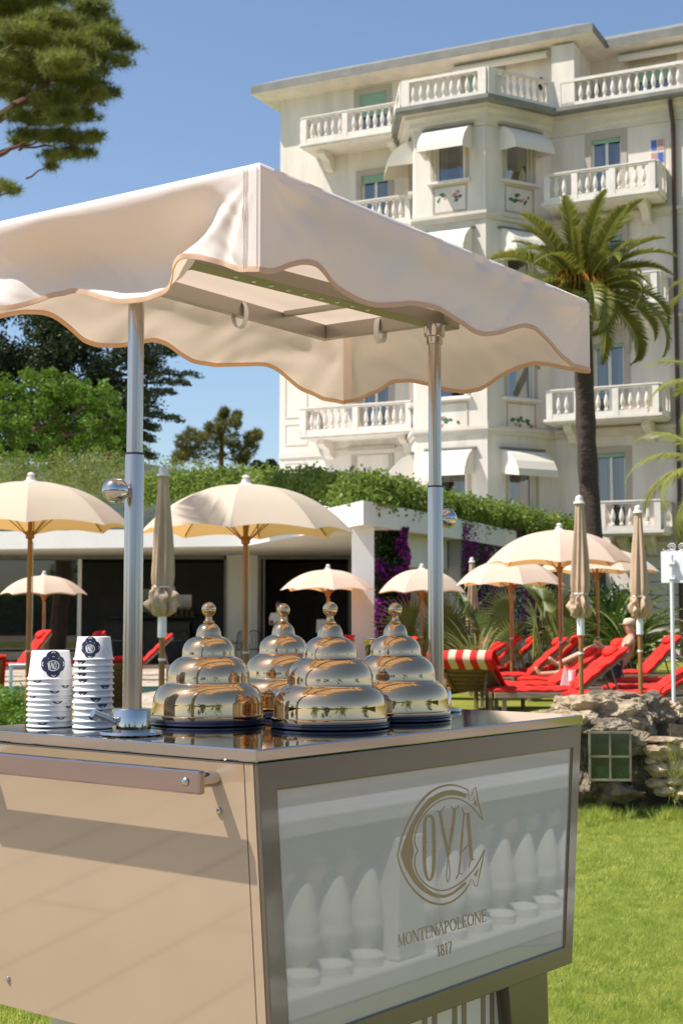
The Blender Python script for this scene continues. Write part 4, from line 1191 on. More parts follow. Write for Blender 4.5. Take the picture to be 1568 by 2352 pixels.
for (x, Y), rr, rt, h, st, n_, side_, rots in stacks:
    p = at(x, 1660, Y); parts_ = cup_parts(rr, rt, h)
    face = math.atan2(-p.x, p.y)      # turn the badge towards the viewer
    for k in range(n_):               # k = 0 is the top cup
        nm = (ord10 if n_ == 10 else ordn)[k]
        lab = 'upside down white paper cup, %s of the %s' % (nm, 'wider left stack' if side_ == 'left' else 'narrower stack beside the pole')
        e = empty('paper_cup', (p.x + random.uniform(-.0006, .0006), p.y, ZC + .0006 + (n_ - 1 - k) * st), face + R(rots[k]), lab, 'paper cup', 'stacked paper cups')
        for nn, me in zip(('shell', 'badge', 'badge_lettering', 'scrollwork'), parts_):
            o = bpy.data.objects.new(nn, me); link(o); o.parent = e

# stone balustrade across the lawn, mirrored in the glass panel
BSA = Vector((2.42, 3.17, 0)); BSD = Vector((A.x, A.y, 0))
bst = empty('stone_balustrade', BSA, math.atan2(BSD.y, BSD.x), 'white stone balustrade mirrored in the glass front panel of the cart', 'balustrade')
M['marble'] = mat('white balustrade stone', (.80, .78, .74), .7, var=.06, vscale=6)
for nm, z0, z1, hw_ in (('plinth', .0, .085, .11), ('top_rail', .625, .70, .11), ('under_rail', .555, .624, .075)):
    g = MB(); g.box(-1.3, 4.6, -hw_, hw_, z0, z1); g.build(nm, M['marble'], bst, bevel=.012)
bpf = [(.070, .086), (.074, .10), (.074, .122), (.055, .136), (.030, .148), (.045, .17), (.064, .20), (.074, .232), (.075, .25), (.070, .262), (.072, .275), (.066, .32), (.055, .38), (.044, .425), (.034, .445), (.019, .456), (.018, .47), (.030, .476), (.030, .486), (.019, .492), (.020, .505), (.056, .515), (.056, .555)]
bme = MB().lathe(bpf, 16).mesh('baluster', M['marble'], smooth=True)
for k in range(-6, 24):
    s_ = .085 + k * .192
    if k in (3, 17): 
        g = MB(); g.box(s_ - .10, s_ + .08, -.09, .09, .086, .554); g.build('pier', M['marble'], bst, bevel=.008); continue
    o = bpy.data.objects.new('baluster', bme); link(o); o.parent = bst; o.location = (s_, 0, 0)

# ================================================================== parasols
def parasol_parts(Rr, hd, pole_len, rng_=0):
    """origin at the ground; returns list of (name, mesh, subs)"""
    top = pole_len
    n, seg, rad = 8, 8, 12
    cv = MB(); rows = []
    for j in range(rad + 1):
        f = .04 + .96 * j / rad; rw = []
        for i in range(n * seg):
            ph = (i % seg) / seg; a = 2 * math.pi * i / (n * seg)
            ch = math.cos(math.pi / n) / math.cos((ph - .5) * 2 * math.pi / n)
            sag = 1 - (1 - ch) * 1.0 * ss(.1, .9, f)
            q = math.sin(math.pi * ph)
            r_ = Rr * f * sag * (1 - .045 * q * ss(.72, 1, f))
            z = top - .10 - hd * (.12 * f + .88 * f ** 2.7) - .012 * q * math.sin(math.pi * min(1, f * .9)) + .055 * q * ss(.8, 1., f)
            rw.append((r_ * math.cos(a), r_ * math.sin(a), z))
        rows.append(rw)
    cv.grid(rows, closed=True)
    cm = cv.mesh('canopy', M['parasol'], smooth=True, ang=9)
    fin = MB(); fin.lathe([(.10, top - .13), (.085, top - .10), (.055, top - .085), (.05, top - .05), (.03, top - .045), (.045, top - .02), (.03, top), (.001, top + .01)], 14)
    fm = fin.mesh('finial', M['beigestripe'] if False else M['rope'], smooth=True)
    pl = MB(); pl.tube([(0, 0, 0), (0, 0, top - .12)], .028, 12); pm = pl.mesh('pole', M['wood'], smooth=True)
    hb = MB(); hb.lathe([(.03, top - hd - .22), (.05, top - hd - .21), (.05, top - hd - .13), (.03, top - hd - .12)], 12); hm = hb.mesh('hub', M['wood'], smooth=True)
    rp = MB(); rp.tube([(.034, 0, top - hd - .25), (.04, .01, 1.45), (.035, .02, 1.0), (.037, -.01, 1.25)], .006, 5); rp.lathe([(.030, 1.0), (.034, 1.0), (.034, 1.02), (.030, 1.02)], 10)
    rm = rp.mesh('cord', M['rope'], smooth=True)
    ribs = []
    for k in range(n):
        a = 2 * math.pi * k / n; pts = [(Rr * f * math.cos(a), Rr * f * math.sin(a), top - .116 - hd * (.12 * f + .88 * f ** 2.7)) for f in (.05, .25, .45, .65, .82, .9, .97)]
        q = MB(); q.tube(pts, .008, 5)
        q.tube([(.045 * math.cos(a), .045 * math.sin(a), top - hd - .17), (Rr * .5 * math.cos(a), Rr * .5 * math.sin(a), top - .125 - hd * (.06 + .88 * .5 ** 2.7))], .007, 5)
        ribs.append(q.mesh('rib', M['wood'], smooth=True))
    return [('canopy', cm), ('finial', fm), ('pole', pm), ('hub', hm), ('cord', rm)] + [('rib', m_) for m_ in ribs]
PARA = {}
def parasol(x, y_fin, Y, diam, hd, rz, lab):
    p = at(x, y_fin, Y); key = (diam, hd, round(p.z, 1))
    if key not in PARA: PARA[key] = parasol_parts(diam / 2, hd, round(p.z, 1))
    e = empty('parasol', (p.x, p.y, .002), rz, lab, 'parasol', 'open ecru parasols round the pool')
    for n_, me in PARA[key]:
        o = bpy.data.objects.new(n_, me); link(o); o.parent = e
    return e
parasol(72, 1088, 16.9, 2.42, .56, R(10), 'large open ecru parasol cut by the left edge beside the pole knob')
parasol(565, 1101, 16.2, 2.44, .56, R(-4), 'large open ecru parasol with leaf shadows behind the bronze lids')
parasol(102, 1312, 34.2, 2.05, .46, R(12), 'small far open parasol at the left in front of the bar glass')
parasol(753, 1302, 30.0, 2.0, .44, R(8), 'far open parasol in front of the dark bar doorway')
parasol(968, 1293, 29.6, 1.9, .50, R(20), 'open parasol half behind the right canopy pole beside bougainvillea')
parasol(1172, 1270, 27.2, 2.1, .50, R(5), 'open parasol in front of the fan palm, overlapped by a larger one')
parasol(1283, 1210, 23.0, 2.38, .56, R(-8), 'largest open parasol at the right, above the reclining person')
parasol(1369, 1250, 29.0, 2.6, .50, R(14), 'open parasol furthest right, mostly behind two folded ones')

def folded_parasol(x, y_fin, Y, lab, seed, tilt=0., dark=False):
    p = at(x, y_fin, Y); top = p.z
    e = empty('folded_parasol', (p.x, p.y, .002), seed * 1.3, lab, 'folded parasol', 'folded ecru parasols')
    prof = [(.030, top - .09), (.048, top - .11), (.058, top - .3), (.072, top - .55), (.086, top - .8), (.096, top - 1.0), (.100, top - 1.12), (.094, top - 1.2), (.086, top - 1.24), (.100, top - 1.27), (.118, top - 1.33), (.122, top - 1.40), (.108, top - 1.46), (.088, top - 1.50), (.05, top - 1.53)]
    fine = []
    for (r0, z0), (r1, z1) in zip(prof, prof[1:]):
        for k in range(4): fine.append((r0 + (r1 - r0) * k / 4, z0 + (z1 - z0) * k / 4))
    fine.append(prof[-1])
    def rf(a, i, z):
        d = top - z; tw = 1.1 * d + seed
        amp = .16 + .20 * ss(.1, .8, d)
        w_ = 1 + amp * (math.sin(8 * a + tw * 1.2) * .6 + .4 * math.sin(5 * a - tw + seed))
        if d > 1.22: w_ += .55 * noise.noise((2.6 * math.cos(a), 2.6 * math.sin(a), z * 9 + seed)) + .35 * noise.noise((6 * math.cos(a), 6 * math.sin(a), z * 16 + seed)) + .10 * math.sin(11 * a + z * 40)
        return w_
    g = MB(); g.lathe(fine, 72, rf=rf); g.build('folded_cloth', M['parasol_shaded'], e, smooth=True, ang=0)
    g = MB(); g.lathe([(.09, top - 1.245), (.1, top - 1.24), (.1, top - 1.225), (.09, top - 1.22)], 16); g.build('tie', M['rope'], e, smooth=True)
    g = MB(); g.lathe([(.075, top - .11), (.065, top - .085), (.05, top - .08), (.048, top - .05), (.042, top - .02), (.001, top)], 14); g.build('finial', M['rope'], e, smooth=True)
    g = MB(); g.tube([(0, 0, 0), (0, 0, top - 1.0)], .030, 12); g.build('pole', M['wood'], e, smooth=True)
    g = MB(); g.lathe([(.045, top - 1.52), (.046, top - 1.74), (.032, top - 1.745)], 12); g.build('sleeve', M['strap'], e, smooth=True)
    g = MB(); g.lathe([(.031, top - 1.95), (.036, top - 1.95), (.036, top - 1.975), (.031, top - 1.975)], 12); g.build('ring', M['strap'], e, smooth=True)
folded_parasol(376, 1070, 14.6, 'folded parasol just right of the left canopy pole', 1.)
folded_parasol(1329, 1137, 17.9, 'taller folded parasol in front of the palm trunk', 2.3)
folded_parasol(1464, 1160, 19.4, 'folded parasol in front of the lowest hotel balcony', 3.6)
folded_parasol(1083, 1280, 31.0, 'small far folded parasol in front of the fan palm', 5.2)

# ================================================================== sun loungers
def lounger(P, rz, lab, ang=45, towel=None, wood='greywood', pillow=True, flat=False):
    """local x: foot at 0, head at 2.0"""
    e = empty('sun_lounger', P, rz, lab, 'sun lounger', 'red cushioned sun loungers')
    Wd = .34
    for s in (-1, 1):
        g = MB(); g.box(0, 2.0, s * Wd - .02, s * Wd + .02, .26, .34); g.build('side_rail', M[wood], e, bevel=.008)
        for x in (.15, 1.8):
            g = MB(); g.box(x - .03, x + .03, s * Wd - .055, s * Wd - .021 if s > 0 else s * Wd + .055, 0, .33) if False else g.box(x - .03, x + .03, s * (Wd - .04) - .02, s * (Wd - .04) + .02, 0, .30); g.build('leg', M[wood], e)
    for k in range(9):
        g = MB(); g.box(.04 + k * .135, .14 + k * .135, -Wd + .021, Wd - .021, .305, .335); g.build('slat', M[wood], e)
    hx = 1.22; ca, sa = math.cos(R(ang)), math.sin(R(ang))
    Mb = Matrix(((ca, 0, -sa, hx), (0, 1, 0, 0), (sa, 0, ca, .32), (0, 0, 0, 1)))
    for s in (-1, 1):
        g = MB(Mb); g.box(0, .92, s * (Wd - .05) - .02, s * (Wd - .05) + .02, -.02, .03); g.build('back_rail', M[wood], e, bevel=.006)
        px = Mb @ Vector((.62, s * (Wd - .1), 0)); g = MB(); g.tube([px, (px.x + .12, px.y, .30)], .014, 6); g.build('prop', M[wood], e)
    for k in range(7):
        g = MB(Mb); g.box(.03 + k * .13, .13 + k * .13, -Wd + .071, Wd - .071, .0, .022); g.build('back_slat', M[wood], e)
    g = MB()
    rows = []
    def cush(mb, u0, u1, Mx, seed, th=.075, z0=.0):
        nu, nv = 14, 9; top = []; bot = []
        for i in range(nu + 1):
            rt_, rb_ = [], []
            for j in range(nv + 1):
                u = u0 + (u1 - u0) * i / nu; v = -Wd - .015 + (2 * Wd + .03) * j / nv
                ed = min(i, nu - i, j, nv - j); k = 1 - .45 * (ed == 0)
                zz = z0 + th * k + .012 * noise.noise((u * 5, v * 5, seed)) + .008 * math.sin(u * 26)
                rt_.append(Mx @ Vector((u, v, zz))); rb_.append(Mx @ Vector((u, v, z0 + .01)))
            top.append(rt_); bot.append(rb_)
        mb.grid(top); mb.grid(bot)
        per = [(i, 0) for i in range(nu + 1)] + [(nu, j) for j in range(1, nv + 1)] + [(i, nv) for i in range(nu - 1, -1, -1)] + [(0, j) for j in range(nv - 1, -1, -1)]
        mb.grid([[top[i][j] for i, j in per], [bot[i][j] for i, j in per]])
    I = Matrix.Identity(4); g = MB(); cush(g, 0.0, 1.22, I, rz * 3 + P[0], z0=.335); g.build('seat_cushion', M['red'], e, smooth=True, ang=60)
    g = MB(); cush(g, .02, .97, Mb, rz + P[1], z0=.035); bc_ = g.build('back_cushion', M['red'], e, smooth=True, ang=60)
    if pillow:
        g = MB(Mb); prof = [(.0, -.25), (.05, -.24), (.075, -.12), (.08, 0), (.075, .12), (.05, .24), (.0, .25)]
        rows = [[(.80 + r_ * 1.3 * math.cos(t_ * .5236), v, .13 + r_ * .8 * math.sin(t_ * .5236)) for t_ in range(12)] for r_, v in prof]
        g.grid(rows, closed=True); g.build('head_pillow', M['red'], e, smooth=True, ang=0)
    if towel:
        n_ = 9; path = [(.45, .125), (.7, .135), (.9, .14), (1.0, .12), (1.04, .06), (1.03, -.02), (.97, -.09), (.9, -.12)]
        path = [(.55, .128), (.75, .135), (.93, .138), (1.01, .115), (1.045, .05), (1.04, -.03), (1.0, -.07), (.90, -.075), (.80, -.08)]
        for k in range(n_):
            v0 = -Wd - .05 + (2 * Wd + .1) * k / n_; v1 = -Wd - .05 + (2 * Wd + .1) * (k + 1) / n_
            mb = MB(Mb); rows = []
            for u, z in path:
                rows.append([(u + .02 * noise.noise((v * 6, u * 4, 2)), v, z + .018 * noise.noise((v * 9, u * 7, 1.))) for v in (v0, (v0 + v1) / 2, v1)])
            mb.grid(rows); mb.build('towel_stripe', M['redstripe' if k % 2 == 0 else 'beigestripe'], e, smooth=True, ang=0)
    return e
def gpos(x, Y): return Vector(((x - CX) / FPX * Y, Y, .002))
lounger(gpos(1122, 20.9), R(5), 'red lounger nearest the rocks, seat running behind the stone mound', 38)
lounger(gpos(1185, 24.6), R(3), 'red lounger the person with the beige cap sits on', 44)
lounger(gpos(1300, 19.6), R(6), 'red lounger at the right edge beside the white sign post', 32)
lounger(gpos(1118, 28.4), R(-4), 'red lounger with high back between two parasol poles, behind the person', 46)
lounger(gpos(1020, 29.6), R(-6), 'red lounger right of the striped towel, in front of the fan palm', 42)
lounger(gpos(925, 31.0), R(-6), 'small far red lounger just above the striped towel', 42)
lounger(gpos(1245, 30.0), R(0), 'far red lounger back half hidden behind the seated person', 44)
lounger(gpos(1420, 24.0), R(14), 'red lounger behind the right folded parasol, beside the sign post', 46)
lounger(gpos(905, 25.3), R(-12), 'red lounger behind the right canopy pole and bronze lid', 38)
lounger(gpos(1088, 22.6), R(2), 'red lounger second from the rocks, foot end just right of the striped towel', 34)
lounger(gpos(1060, 26.4), R(-3), 'red lounger behind the parasol pole right of the striped towel', 44)
lounger(gpos(1330, 27.4), R(4), 'red lounger back right of the seated person, between two parasol poles', 46)
lounger(gpos(1395, 21.6), R(8), 'red lounger low at the right edge, just above the rocks', 34)
lounger(gpos(980, 28.2), R(-8), 'red lounger half hidden by the right canopy pole, below the far parasol', 46)
# seen from behind: head end towards the viewer
e_ = lounger(gpos(1150, 22.6), R(-113), 'teak lounger seen from behind with red and beige striped towel', 31, True, 'darkwood', False); e_.scale = (1, 1.25, 1)
lounger(gpos(255, 18.8), R(-80), 'brown slatted lounger seen from behind, between the cups and left pole', 36, None, 'darkwood', False)
# left side by the pool
lounger(gpos(-70, 31.6), R(28), 'bright red lounger at the far left in front of the glass', 52)
lounger(gpos(60, 33.6), R(20), 'red lounger behind the taller cup stack', 48)
lounger(gpos(205, 32.5), R(10), 'red lounger between the cup stack and the left pole', 44)
lounger(gpos(-55, 19.5), R(-75), 'red edged lounger cut by the left edge above the shrub', 36, None, 'darkwood', False)
lounger(gpos(470, 28.2), R(6), 'red lounger with pale striped roll, left of the parasol pole', 12, True)
lounger(gpos(600, 29.4), R(8), 'red lounger back between the two rear bronze lids', 44)
lounger(gpos(735, 28.6), R(5), 'red lounger seen between the front and right bronze lids', 42)
# small white side table
e = empty('side_table', gpos(60, 29.6), R(15), 'small pale side table beside the far left red lounger', 'side table')
g = MB(); g.box(-.3, .3, -.3, .3, .42, .46); g.build('top', M['white'], e, bevel=.01)
for sx in (-1, 1):
    for sy in (-1, 1):
        g = MB(); g.box(sx * .26 - .025, sx * .26 + .025, sy * .26 - .025, sy * .26 + .025, 0, .419); g.build('leg', M['white'], e)
# glass bottle cooler / drink on the near lounger: pale cone menu and cup
# iron chairs and glass tables at the bar front
def iron_chair(P, rz, lab):
    e = empty('iron_chair', P, rz, lab, 'chair', 'black iron chairs at the bar')
    for s in (-1, 1):
        g = MB(); g.tube([(.2 * s, -.2, 0), (.2 * s, -.2, .45)], .013, 6); g.build('leg', M['iron'], e)
        g = MB(); g.tube([(.2 * s, .22, 0), (.2 * s, .2, .45), (.2 * s, .27, .92)], .013, 6); g.build('leg', M['iron'], e)
        g = MB(); g.tube([(.22 * s, -.2, .46), (.26 * s, -.18, .64), (.25 * s, .1, .67), (.2 * s, .23, .66)], .011, 6); g.build('armrest', M['iron'], e)
    g = MB(); g.lathe([(.001, .45), (.23, .45), (.24, .46), (.23, .475), (.001, .475)], 18); g.build('seat', M['iron'], e)
    g = MB(); g.tube([(-.2, .27, .92), (-.1, .28, 1.0), (0, .285, 1.02), (.1, .28, 1.0), (.2, .27, .92)], .013, 6); g.build('back_rim', M['iron'], e)
    for k in range(4):
        g = MB(); x = -.12 + .08 * k; g.tube([(x, .215, .48), (x * 1.3, .25, .75), (x, .28, .98)], .008, 5); g.build('back_bar', M['iron'], e)
def bar_table(P, lab):
    e = empty('bar_table', P, 0, lab, 'table', 'teal glass tables at the bar')
    g = MB(); g.lathe([(.001, .72), (.5, .72), (.5, .735), (.001, .735)], 28); g.build('top', M['tealglass'], e)
    g = MB(); g.tube([(0, 0, .03), (0, 0, .719)], .03, 10); g.lathe([(.25, 0), (.25, .02), (.03, .04)], 18); g.build('pedestal', M['iron'], e)
bar_table(gpos(265, 43.0), 'teal glass table left of the canopy pole in the bar'); bar_table(gpos(410, 43.2), 'teal glass table right of the folded parasol in the bar'); bar_table(gpos(500, 42.6), 'teal glass table behind the left bronze lid')
iron_chair(gpos(445, 42.4), R(70), 'black iron chair just right of the folded parasol pole')
iron_chair(gpos(535, 42.4), R(-60), 'black iron chair left of the large parasol pole'); iron_chair(gpos(585, 43.0), R(180), 'black iron chair right of the large parasol pole')
iron_chair(gpos(425, 42.9), R(20), 'black iron chair at the table nearest the folded parasol'); iron_chair(gpos(236, 42.5), R(-80), 'black iron chair behind the taller cup stack')
# white board and lectern in the doorway
e = empty('menu_lectern', gpos(741, 43.4), R(-10), 'white menu board on a stand beside the bar doorway', 'menu board')
g = MB(); g.hexa([(-.2, -.02, .95), (.2, -.02, .95), (.2, .0, .95), (-.2, .0, .95), (-.2, .08, 1.35), (.2, .08, 1.35), (.2, .10, 1.35), (-.2, .10, 1.35)]); g.build('board', M['white'], e)
g = MB(); g.tube([(0, .03, 0), (0, .03, 1.0)], .025, 8); g.build('post', M['iron'], e)

# ================================================================== people
def skin_body(name, pts, edges, m, parent=None, root=0, sub=2):
    me = bpy.data.meshes.new(name); bm = bmesh.new(); lay = bm.verts.layers.skin.verify()
    vs_ = []
    for i, (x, y, z, r_) in enumerate(pts):
        v = bm.verts.new((x, y, z)); v[lay].radius = (r_ if not isinstance(r_, tuple) else r_[0], r_ if not isinstance(r_, tuple) else r_[1]); v[lay].use_root = (i == root); vs_.append(v)
    for a, b in edges: bm.edges.new((vs_[a], vs_[b]))
    bm.to_mesh(me); bm.free(); me.materials.append(m)
    o = bpy.data.objects.new(name, me); link(o)
    if parent is not None: o.parent = parent
    sk_ = o.modifiers.new('skin', 'SKIN'); sk_.use_smooth_shade = True
    sb = o.modifiers.new('sub', 'SUBSURF'); sb.levels = sub; sb.render_levels = sub
    return o
def head_hair(parent, c, r_, m, tilt=0, back=True):
    g = MB(); rows = []
    for j in range(9):
        th = R(90) - R(118) * j / 8
        rows.append([(c[0] + r_ * 1.06 * math.cos(th) * math.cos(a * .3927), c[1] + r_ * 1.15 * math.cos(th) * math.sin(a * .3927) + (.012), c[2] + r_ * 1.22 * math.sin(th) * (1 if th > 0 else .8)) for a in range(0, 9)] + [(c[0] + r_ * 1.06 * math.cos(th) * math.cos(a * .3927), c[1] + .4 * r_ * math.cos(th) * math.sin(a * .3927) + .012, c[2] + r_ * 1.22 * max(math.sin(th), .45)) for a in range(9, 16)])
    g.grid(rows, closed=True); return g.build('hair', m, parent, smooth=True, ang=0)
# standing person in the doorway (faces the viewer, arms folded)
pst = gpos(640, 43.0)
# pelvis chest neck head ; legs ; arms
P_ = [(0, 0, .92, .14), (0, 0, 1.12, .125), (0, .0, 1.34, .15), (0, .0, 1.46, .075), (0, -.01, 1.53, .055), (0, -.02, 1.60, .085), (0, -.015, 1.69, .092), (0, -.01, 1.75, .06),
      (.09, 0, .86, .095), (.10, -.01, .48, .06), (.10, .02, .09, .045), (.11, -.12, .04, .04), (-.09, 0, .86, .095), (-.10, -.01, .48, .06), (-.10, .02, .09, .045), (-.11, -.12, .04, .04),
      (.18, 0, 1.40, .062), (.24, -.01, 1.14, .045), (.10, -.20, 1.17, .035), (-.06, -.23, 1.20, .03), (-.18, 0, 1.40, .062), (-.24, -.01, 1.14, .045), (-.10, -.21, 1.15, .035), (.06, -.23, 1.14, .03),
      (0, -.115, 1.655, .014)]
E_ = [(0, 1), (1, 2), (2, 3), (3, 4), (4, 5), (5, 6), (6, 7), (0, 8), (8, 9), (9, 10), (10, 11), (0, 12), (12, 13), (13, 14), (14, 15), (2, 16), (16, 17), (17, 18), (18, 19), (2, 20), (20, 21), (21, 22), (22, 23), (5, 24)]
pb1 = skin_body('person', P_, E_, M['skin2']); pb1.location = pst; pb1.scale = (1.06, 1.06, 1.06); tag(pb1, 'person in a white shirt standing with folded arms in the bar doorway', 'person')
skin_body('shirt', [(0, 0, .88, .155), (0, 0, 1.12, .142), (0, 0, 1.34, .165), (0, 0, 1.45, .085), (.18, 0, 1.40, .078), (.225, -.005, 1.22, .062), (-.18, 0, 1.40, .078), (-.225, -.005, 1.22, .062)], [(0, 1), (1, 2), (2, 3), (2, 4), (4, 5), (2, 6), (6, 7)], M['shirt'], pb1)
skin_body('trousers', [(0, 0, .90, .155), (.09, 0, .84, .105), (.10, -.01, .48, .075), (.10, .02, .12, .062), (-.09, 0, .84, .105), (-.10, -.01, .48, .075), (-.10, .02, .12, .062)], [(0, 1), (1, 2), (2, 3), (0, 4), (4, 5), (5, 6)], M['trousers'], pb1)
head_hair(pb1, (0, -.012, 1.685), .093, M['hair'])
# seated person in the bar, back of a white shirt
pse = gpos(772, 43.6) + Vector((0, 0, 0))
ps = skin_body('person', [(0, 0, .5, .15), (0, .03, .75, .13), (0, .0, .95, .15), (0, -.02, 1.07, .06), (0, -.04, 1.15, .08), (0, -.05, 1.24, .09), (.1, -.05, .48, .09), (.12, -.45, .5, .065), (.12, -.45, .1, .05), (-.1, -.05, .48, .09), (-.12, -.45, .5, .065), (-.12, -.45, .1, .05), (.19, .0, 1.0, .06), (.24, -.1, .78, .045), (.12, -.32, .76, .035), (-.19, .0, 1.0, .06), (-.24, -.1, .78, .045), (-.12, -.32, .76, .035)],
              [(0, 1), (1, 2), (2, 3), (3, 4), (4, 5), (0, 6), (6, 7), (7, 8), (0, 9), (9, 10), (10, 11), (2, 12), (12, 13), (13, 14), (2, 15), (15, 16), (16, 17)], M['skin2'])
ps.location = pse; ps.rotation_euler = (0, 0, R(120)); tag(ps, 'person in a white shirt seated in the doorway behind the front lid', 'person')
skin_body('shirt', [(0, 0, .48, .165), (0, .03, .75, .148), (0, .0, .95, .165), (0, -.02, 1.05, .075), (.19, 0, 1.0, .075), (.23, -.07, .84, .06), (-.19, 0, 1.0, .075), (-.23, -.07, .84, .06)], [(0, 1), (1, 2), (2, 3), (2, 4), (4, 5), (2, 6), (6, 7)], M['shirt'], ps)
skin_body('trousers', [(0, 0, .48, .165), (.1, -.05, .46, .105), (.12, -.45, .5, .085), (.12, -.45, .12, .07), (-.1, -.05, .46, .105), (-.12, -.45, .5, .085), (-.12, -.45, .12, .07)], [(0, 1), (1, 2), (2, 3), (0, 4), (4, 5), (5, 6)], M['trousers'], ps)
head_hair(ps, (0, -.05, 1.23), .09, M['hair'])
# sunbather: seated against the raised back, knees up, arms round the near knee; local x towards the head
pr = gpos(1412, 24.4)
prb = skin_body('person', [(0, 0, .52, .15), (.14, 0, .76, .14), (.24, 0, .98, .16), (.25, 0, 1.10, .06), (.235, 0, 1.17, .085), (.225, 0, 1.27, .095), (.225, 0, 1.34, .06),
     (-.06, -.1, .52, .10), (-.34, -.12, .93, .072), (-.40, -.10, .90, .066), (-.92, -.06, .66, .050), (-1.02, -.05, .62, .04), (-1.17, -.06, .74, .032),
     (-.06, .1, .52, .10), (-.5, .12, .60, .072), (-1.0, .12, .46, .05), (-1.30, .12, .45, .042), (-1.36, .12, .58, .03),
     (.2, -.19, 1.02, .058), (.02, -.26, .80, .045), (-.22, -.20, .84, .036), (-.33, -.17, .99, .03), (-.42, -.10, 1.0, .022),
     (.2, .19, 1.02, .058), (.0, .26, .84, .045), (-.26, .06, .92, .036), (-.38, -.04, .99, .03), (.115, 0, 1.25, .015)],
     [(0, 1), (1, 2), (2, 3), (3, 4), (4, 5), (5, 6), (0, 7), (7, 8), (8, 9), (9, 10), (10, 11), (11, 12), (0, 13), (13, 14), (14, 15), (15, 16), (16, 17), (2, 18), (18, 19), (19, 20), (20, 21), (21, 22), (2, 23), (23, 24), (24, 25), (25, 26), (5, 27)], M['skin'])
prb.location = pr; prb.rotation_euler = (0, 0, R(3)); tag(prb, 'person in a beige cap sunbathing with knees up on a red lounger', 'person')
skin_body('swim_shorts', [(0.02, 0, .50, .165), (-.07, -.1, .53, .118), (-.2, -.11, .73, .10), (-.07, .1, .52, .118), (-.26, .11, .57, .10)], [(0, 1), (1, 2), (0, 3), (3, 4)], M['trousers'], prb)
g = MB(); c = (.225, 0, 1.285)
g.lathe([(.098, 0), (.104, .012), (.103, .05), (.09, .085), (.06, .105), (.001, .112)], 20, c)
g.add([(c[0] - .09, -.07, c[2] + .012), (c[0] - .18, -.045, c[2] + .0), (c[0] - .18, .045, c[2] + .0), (c[0] - .09, .07, c[2] + .012)], [(0, 1, 2, 3)])
g.build('cap', M['cap'], prb, smooth=True)
# second person's foot area: pale book / menu card and drink on the near lounger
e = empty('folded_card', at(1297, 1606, 20.9), 0, 'pale folded card standing on the near red lounger', 'card')
e.location.z = .43
g = MB(); g.add([(-.06, -.03, 0), (.07, -.03, 0), (.0, .0, .30), (-.06, .05, 0), (.07, .05, 0), (.0, .006, .30)], [(0, 1, 2), (3, 5, 4), (0, 2, 5, 3), (1, 4, 5, 2)]); g.build('card', mat('pinkish card', (.72, .55, .5), .7), e)
e = empty('drink_cup', at(1313, 1590, 21.3), 0, 'white tumbler beside the parasol pole on the near red lounger', 'cup'); e.location.z = .43
g = MB(); g.lathe([(.045, 0), (.058, .2), (.054, .2), (.042, .01), (.001, .01)], 18); g.build('tumbler', M['strap'], e, smooth=True)

# ================================================================== white sign post on the bank
sg = at(1546, 1600, 11.6); sgz = .72
e = empty('sign_post', (sg.x, 11.6, sgz - .12), R(-28), 'white enamel sign on a post with scrolled ironwork, at the right edge', 'sign')
zt_ = at(1546, 1266, 11.6).z - (sgz - .12)
g = MB(); g.tube([(0, 0, 0), (0, 0, zt_ - .03)], .0155, 12); g.build('post', M['signwhite'], e, smooth=True)
g = MB(); g.box(-.095, .18, .032, .042, zt_ - .255, zt_); sb_ = g.build('board', M['signwhite'], e, bevel=.003)
for zz in (zt_ - .1, zt_ - .22):
    g = MB(); g.box(-.03, .03, -.024, .0315, zz - .006, zz + .006); g.build('clamp', M['signwhite'], e)
for s in (-1, 1):
    pts = []
    for k in range(26):
        a = k * .42; r_ = .034 * (1 - k / 30); pts.append((.038 + s * (.04 + r_ * math.cos(a)), .037, zt_ + .034 + r_ * math.sin(a) - .0))
    g = MB(); g.tube(pts, .0035, 5); g.build('scroll', M['signwhite'], e, smooth=True)
    g = MB(); g.tube([(.038 + s * .008, .037, zt_ + .002), (.038 + s * .05, .037, zt_ + .012), (.038 + s * .1, .037, zt_ + .004), (.038 + s * .118, .037, zt_ + .02)], .0035, 5); g.build('scroll', M['signwhite'], e, smooth=True)

# ================================================================== rocks and stone wall
def rock(name, c, r_, seed, m, parent=None, flat=(1, 1, 1), sub=3, rough=.35, M0=None, sharp=.6):
    bm = bmesh.new(); bmesh.ops.create_icosphere(bm, subdivisions=sub, radius=1)
    rr = random.Random(seed); planes = [(Vector((rr.gauss(0, 1), rr.gauss(0, 1), rr.gauss(0, 1))).normalized(), rr.uniform(.62, .92)) for _ in range(10)]
    for v in bm.verts:
        p = v.co.copy()
        for n_, d in planes:                       # chip flat faces
            k = p.dot(n_) - d
            if k > 0: p -= n_ * k * .85
        f = 1 + rough * noise.noise(p * 1.6 + Vector((seed * 3.1, 0, 0))) + rough * .5 * noise.noise(p * 4.3 + Vector((0, seed, 0))) + rough * .3 * abs(noise.noise(p * 9 + Vector((seed, 2, 1)))) - rough * .22 * abs(noise.noise(p * 21 + Vector((seed, 0, 5))))
        p *= f
        v.co = Vector((p.x * r_ * flat[0], p.y * r_ * flat[1], p.z * r_ * flat[2]))
    me = bpy.data.meshes.new(name); bm.to_mesh(me); bm.free(); me.materials.append(m)
    me.polygons.foreach_set('use_smooth', [False] * len(me.polygons))
    o = bpy.data.objects.new(name, me); o.location = c; link(o)
    if parent is not None: o.parent = parent
    return o
YM = 10.6
mound = empty('rock_mound', (at(1400, 1600, YM).x, YM, 0), 0, 'weathered limestone rock mound with a glazed hatch set in it', 'rocks')
